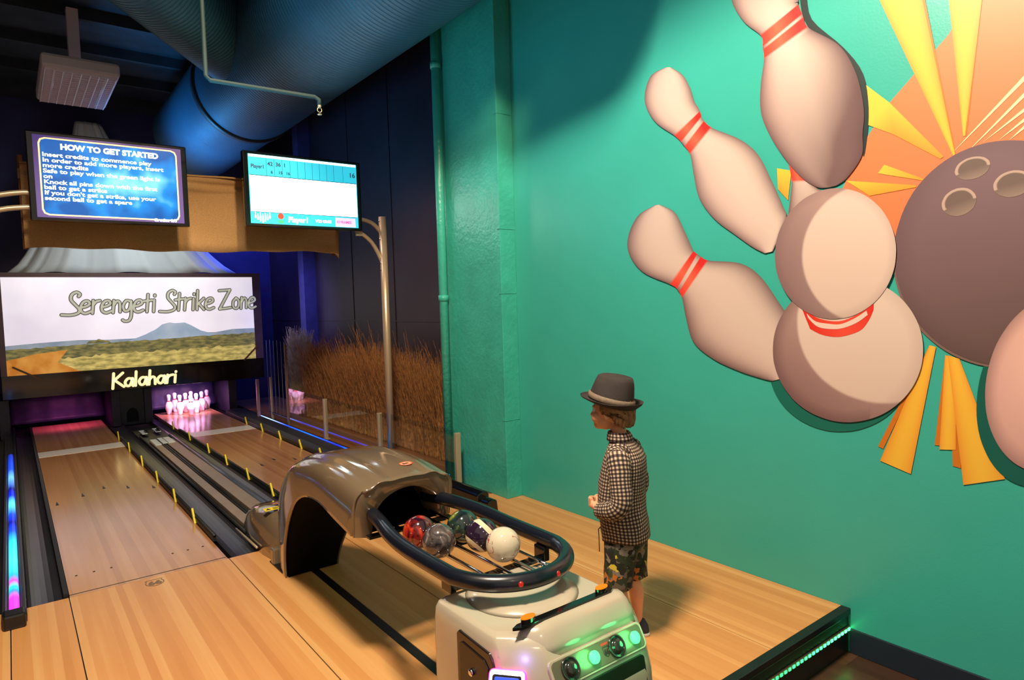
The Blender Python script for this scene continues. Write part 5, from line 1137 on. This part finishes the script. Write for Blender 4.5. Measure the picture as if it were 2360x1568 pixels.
    def el(rx, ry, z, fn=None): return [tuple(M @ Vector((math.cos(2 * PI * j / n) * rx, math.sin(2 * PI * j / n) * ry, z + (fn(2 * PI * j / n) if fn else 0)))) for j in range(n)]
    crown = [el(.098, .086, .000), el(.097, .085, .02), el(.092, .079, .05), el(.086, .070, .08), el(.080, .060, .102), el(.072, .050, .113, lambda a: .006 * abs(math.sin(a)) - .006 * math.cos(a)), el(.055, .036, .117, lambda a: -.004 - .006 * math.cos(a)), el(.03, .018, .108), el(.004, .003, .104)]
    b.loft(crown, caps=True)
    crn = b
    hat = crn.build('hat', hm, t, fix=False); hat['label'] = 'dark grey-brown felt hat with a turned-up brim'
    up_ = lambda a, s_: s_ * (.004 + .022 * max(0, -math.cos(a)) ** 1.5 + .004 * abs(math.sin(a)) - .004 * max(0, math.cos(a)))
    b = MB(); br = [el(.095, .083, .004), el(.110, .098, -.002, lambda a: up_(a, .1)), el(.124, .110, -.002, lambda a: up_(a, .55)), el(.134, .119, .0, lambda a: up_(a, 1.0)), el(.136, .121, .003, lambda a: up_(a, 1.15)), el(.132, .117, .0, lambda a: up_(a, .9) - .003), el(.112, .100, -.006, lambda a: up_(a, .1)), el(.094, .082, -.001)]
    b.loft(br, caps=False); b.build('brim', hm, hat, fix=False)
    b = MB(); b.loft([el(.0985, .0865, .005), el(.104, .092, .009), el(.103, .091, .026), el(.0965, .084, .031)], caps=False); o = b.build('band', mat('hat_band', (124, 106, 88), .7, var=.25, scale=90), hat, fix=False); o['label'] = 'taupe braided hat band'
    # shirt cloth with gingham checks driven by uv
    g_ = mat('gingham', (220, 204, 180), .85); nt, N, L, bsd = nodes(g_)
    uvn = N.new('ShaderNodeUVMap'); sx = N.new('ShaderNodeSeparateXYZ'); L.new(uvn.outputs[0], sx.inputs[0])
    a_ = mth(nt, 'LESS_THAN', mth(nt, 'FRACT', mth(nt, 'DIVIDE', sx.outputs['X'], .0150)), .5); c_ = mth(nt, 'LESS_THAN', mth(nt, 'FRACT', mth(nt, 'DIVIDE', sx.outputs['Y'], .0150)), .5)
    sm_ = mth(nt, 'MULTIPLY', mth(nt, 'ADD', a_, c_), .5); r = N.new('ShaderNodeValToRGB'); r.color_ramp.interpolation = 'CONSTANT'; e = r.color_ramp.elements
    e[0].position = 0; e[0].color = (*srgb((196, 178, 152)), 1); e[1].position = .75; e[1].color = (*srgb((26, 18, 20)), 1); q = e.new(.25); q.color = (*srgb((92, 72, 66)), 1)
    L.new(sm_, r.inputs[0]); L.new(r.outputs[0], bsd.inputs['Base Color'])
    def cloth(name, parts, m, solid=.004):
        """parts: list of ring lists (closed rings); uv = arc length round, length along"""
        vs = []; fs = []; uv = []
        for rings in parts:
            k0 = len(vs); n = len(rings[0]); W_ = []
            for r_ in rings:
                acc = [0]; 
                for j in range(n): acc.append(acc[-1] + (Vector(r_[(j + 1) % n]) - Vector(r_[j])).length)
                W_.append(acc)
            mid = W_[len(W_) // 2]; hl = [0]
            for i in range(1, len(rings)): hl.append(hl[-1] + sum((Vector(rings[i][j]) - Vector(rings[i - 1][j])).length for j in range(n)) / n)
            for r_ in rings: vs += [tuple(p) for p in r_]
            for i in range(len(rings) - 1):
                for j in range(n):
                    fs.append((k0 + i * n + j, k0 + i * n + (j + 1) % n, k0 + (i + 1) * n + (j + 1) % n, k0 + (i + 1) * n + j))
                    uv.append([(mid[j], hl[i]), (mid[j + 1], hl[i]), (mid[j + 1], hl[i + 1]), (mid[j], hl[i + 1])])
        me = bpy.data.meshes.new(name); me.from_pydata(vs, [], fs); ul = me.uv_layers.new(name='UVMap')
        for p, us in zip(me.polygons, uv):
            p.use_smooth = True
            for li, u_ in zip(p.loop_indices, us): ul.data[li].uv = u_
        o = link(name, me, m, t); d = o.modifiers.new('solid', 'SOLIDIFY'); d.thickness = solid; d.offset = 1; return o
    n = 40
    def tor(z, cx_, rx, ry, wr=0, sq=2.3, cy=0):
        out = []
        for j in range(n):
            a = 2 * PI * j / n; c, s_ = math.cos(a), math.sin(a)
            k = (abs(c) ** sq + abs(s_) ** sq) ** (-1 / sq)
            w_ = 1 + wr * math.sin(a * 5 + z * 60) + wr * .7 * math.sin(a * 9 - z * 37)
            out.append((cx_ + c * rx * k * w_, cy + s_ * ry * k * w_, z + .004 * math.sin(a * 3 + z * 20) * (wr > .01)))
        return out
    torso = [tor(.478, -.012, .100, .120, .016), tor(.50, -.012, .101, .121, .02), tor(.55, -.006, .102, .122, .02), tor(.61, .004, .102, .120, .022), tor(.67, .006, .100, .119, .02), tor(.73, .0, .098, .119, .014), tor(.79, -.008, .094, .120, .01), tor(.84, -.014, .086, .120, .006, 2.4), tor(.870, -.012, .074, .108, 0, 2.3), tor(.893, -.006, .060, .086, 0, 2.2), tor(.912, .0, .050, .060, 0, 2), tor(.925, .006, .046, .050, 0, 2)]
    def tube_rings(pts, rr, m_=24, fl=1.0):
        P = [Vector(p) for p in pts]; out = []; upv = Vector((0, 0, 1))
        for i, p in enumerate(P):
            tt = (P[min(i + 1, len(P) - 1)] - P[max(i - 1, 0)]).normalized(); s_ = tt.cross(Vector((0, 1, 0)) if abs(tt.y) < .8 else Vector((1, 0, 0))).normalized(); b_ = tt.cross(s_)
            out.append([tuple(p + s_ * rr[i] * math.cos(2 * PI * j / m_) * (1 + .03 * math.sin(i * 2.1 + j * .8)) + b_ * rr[i] * fl * math.sin(2 * PI * j / m_) * (1 + .03 * math.sin(i * 1.7 + j * 1.1))) for j in range(m_)])
        return out
    parts = [torso]
    for s_ in (1, -1):
        pts = smooth2([Vector(p) for p in ((-.008, s_ * .070, .868), (-.012, s_ * .100, .858), (-.022, s_ * .122, .82), (-.030, s_ * .138, .76), (-.038, s_ * .150, .70), (-.030, s_ * .155, .662), (-.005, s_ * .152, .642), (.028, s_ * .137, .630), (.062, s_ * .115, .621), (.078, s_ * .105, .618))], 3)
        rr_ = [.050, .050, .047, .044, .043, .043, .041, .038, .034, .030]
        full = []
        for i in range(9):
            for k in range(3): full.append(rr_[i] + (rr_[i + 1] - rr_[i]) * k / 3 + .0015 * math.sin(i * 3 + k * 2.3))
        full.append(rr_[-1]); parts.append(tube_rings(pts, full))
    sh = cloth('shirt', parts, g_); sh['label'] = 'black and cream checked long-sleeved shirt'
    col = [tor(.918, .004, .048, .052, 0, 2), tor(.938, .008, .045, .048, 0, 2), tor(.955, .012, .043, .045, 0, 2), tor(.957, .012, .048, .050, 0, 2), tor(.940, .008, .056, .060, 0, 2), tor(.920, .006, .060, .068, 0, 2)]
    cloth('collar', [col], g_, .002)
    # shorts
    pm = mat('print_cloth', (60, 64, 40), .8); nt, N, L, bsd = nodes(pm)
    tc = N.new('ShaderNodeTexCoord'); v = N.new('ShaderNodeTexVoronoi'); v.inputs['Scale'].default_value = 42; v.inputs['Randomness'].default_value = 1
    nn_ = N.new('ShaderNodeTexNoise'); nn_.inputs['Scale'].default_value = 30; L.new(tc.outputs['Object'], nn_.inputs['Vector'])
    va = N.new('ShaderNodeVectorMath'); va.operation = 'MULTIPLY_ADD'; L.new(nn_.outputs['Color'], va.inputs[0]); va.inputs[1].default_value = (.05, .05, .05); L.new(tc.outputs['Object'], va.inputs[2]); L.new(va.outputs[0], v.inputs['Vector'])
    sc = N.new('ShaderNodeSeparateColor'); L.new(v.outputs['Color'], sc.inputs[0]); r = N.new('ShaderNodeValToRGB'); r.color_ramp.interpolation = 'CONSTANT'; e = r.color_ramp.elements
    stops = [(0, (26, 30, 22)), (.28, (40, 52, 30)), (.5, (96, 86, 74)), (.66, (66, 74, 40)), (.8, (128, 118, 104)), (.89, (190, 110, 40)), (.95, (206, 186, 60))]
    e[0].position = 0; e[0].color = (*srgb(stops[0][1]), 1); e[1].position = stops[-1][0]; e[1].color = (*srgb(stops[-1][1]), 1)
    for p, c in stops[1:-1]: q = e.new(p); q.color = (*srgb(c), 1)
    L.new(sc.outputs[0], r.inputs[0]); L.new(r.outputs[0], bsd.inputs['Base Color'])
    seat = [tor(.545, -.008, .088, .108, 0), tor(.50, -.010, .092, .112, .01), tor(.455, -.010, .090, .114, .01), tor(.43, -.008, .084, .112, .0)]
    parts = [seat]
    for s_ in (1, -1):
        f = 0 if s_ == 1 else -.04
        parts.append([tor(z, cx_ + f * k, rx, ry, w_, 2.1, s_ * .058) for z, cx_, rx, ry, w_, k in ((.47, -.006, .078, .056, 0, .3), (.43, -.004, .076, .057, .01, .4), (.38, .002, .070, .057, .02, .6), (.33, .008, .067, .056, .025, .8), (.28, .013, .064, .054, .03, 1), (.262 if s_ == 1 else .275, .014, .064, .054, .03, 1))])
    o = cloth('shorts', parts, pm, .003); o['label'] = 'jungle-print shorts in dark green, grey and orange'
    b = MB()
    for dy, z1 in ((.012, .40), (-.012, .43)): b.tube([(.098, dy, .515), (.112, dy * 1.4, .50), (.108, dy * 2, .46), (.106, dy * 2.4, z1)], .0024, 6)
    b.build('drawstring', M_ink, t)
    # shoes
    for s_ in (1, -1):
        f = 0 if s_ == 1 else -.04; cx_ = .025 + f; cy = s_ * .058
        def sh_(z, s2, dz=0): return [(cx_ + math.cos(2 * PI * j / 24) * .082 * s2, cy + math.sin(2 * PI * j / 24) * .034 * s2 * (1.1 if math.cos(2 * PI * j / 24) > 0 else .92), z + dz * max(0, -math.cos(2 * PI * j / 24))) for j in range(24)]
        b = MB(); b.loft([sh_(.012, .97), sh_(.026, 1.0), sh_(.042, .94, .008), sh_(.056, .74, .02), sh_(.064, .5, .02)]); p = b.build('shoe', mat('shoe_navy', (40, 44, 60), .6), t, fix=False)
        b = MB(); b.loft([sh_(.0, 1.0), sh_(.003, 1.03), sh_(.012, 1.02), sh_(.014, .98)]); b.build('sole', mat('sole_white', (214, 208, 198), .5), p, fix=False)
    return t
boy()
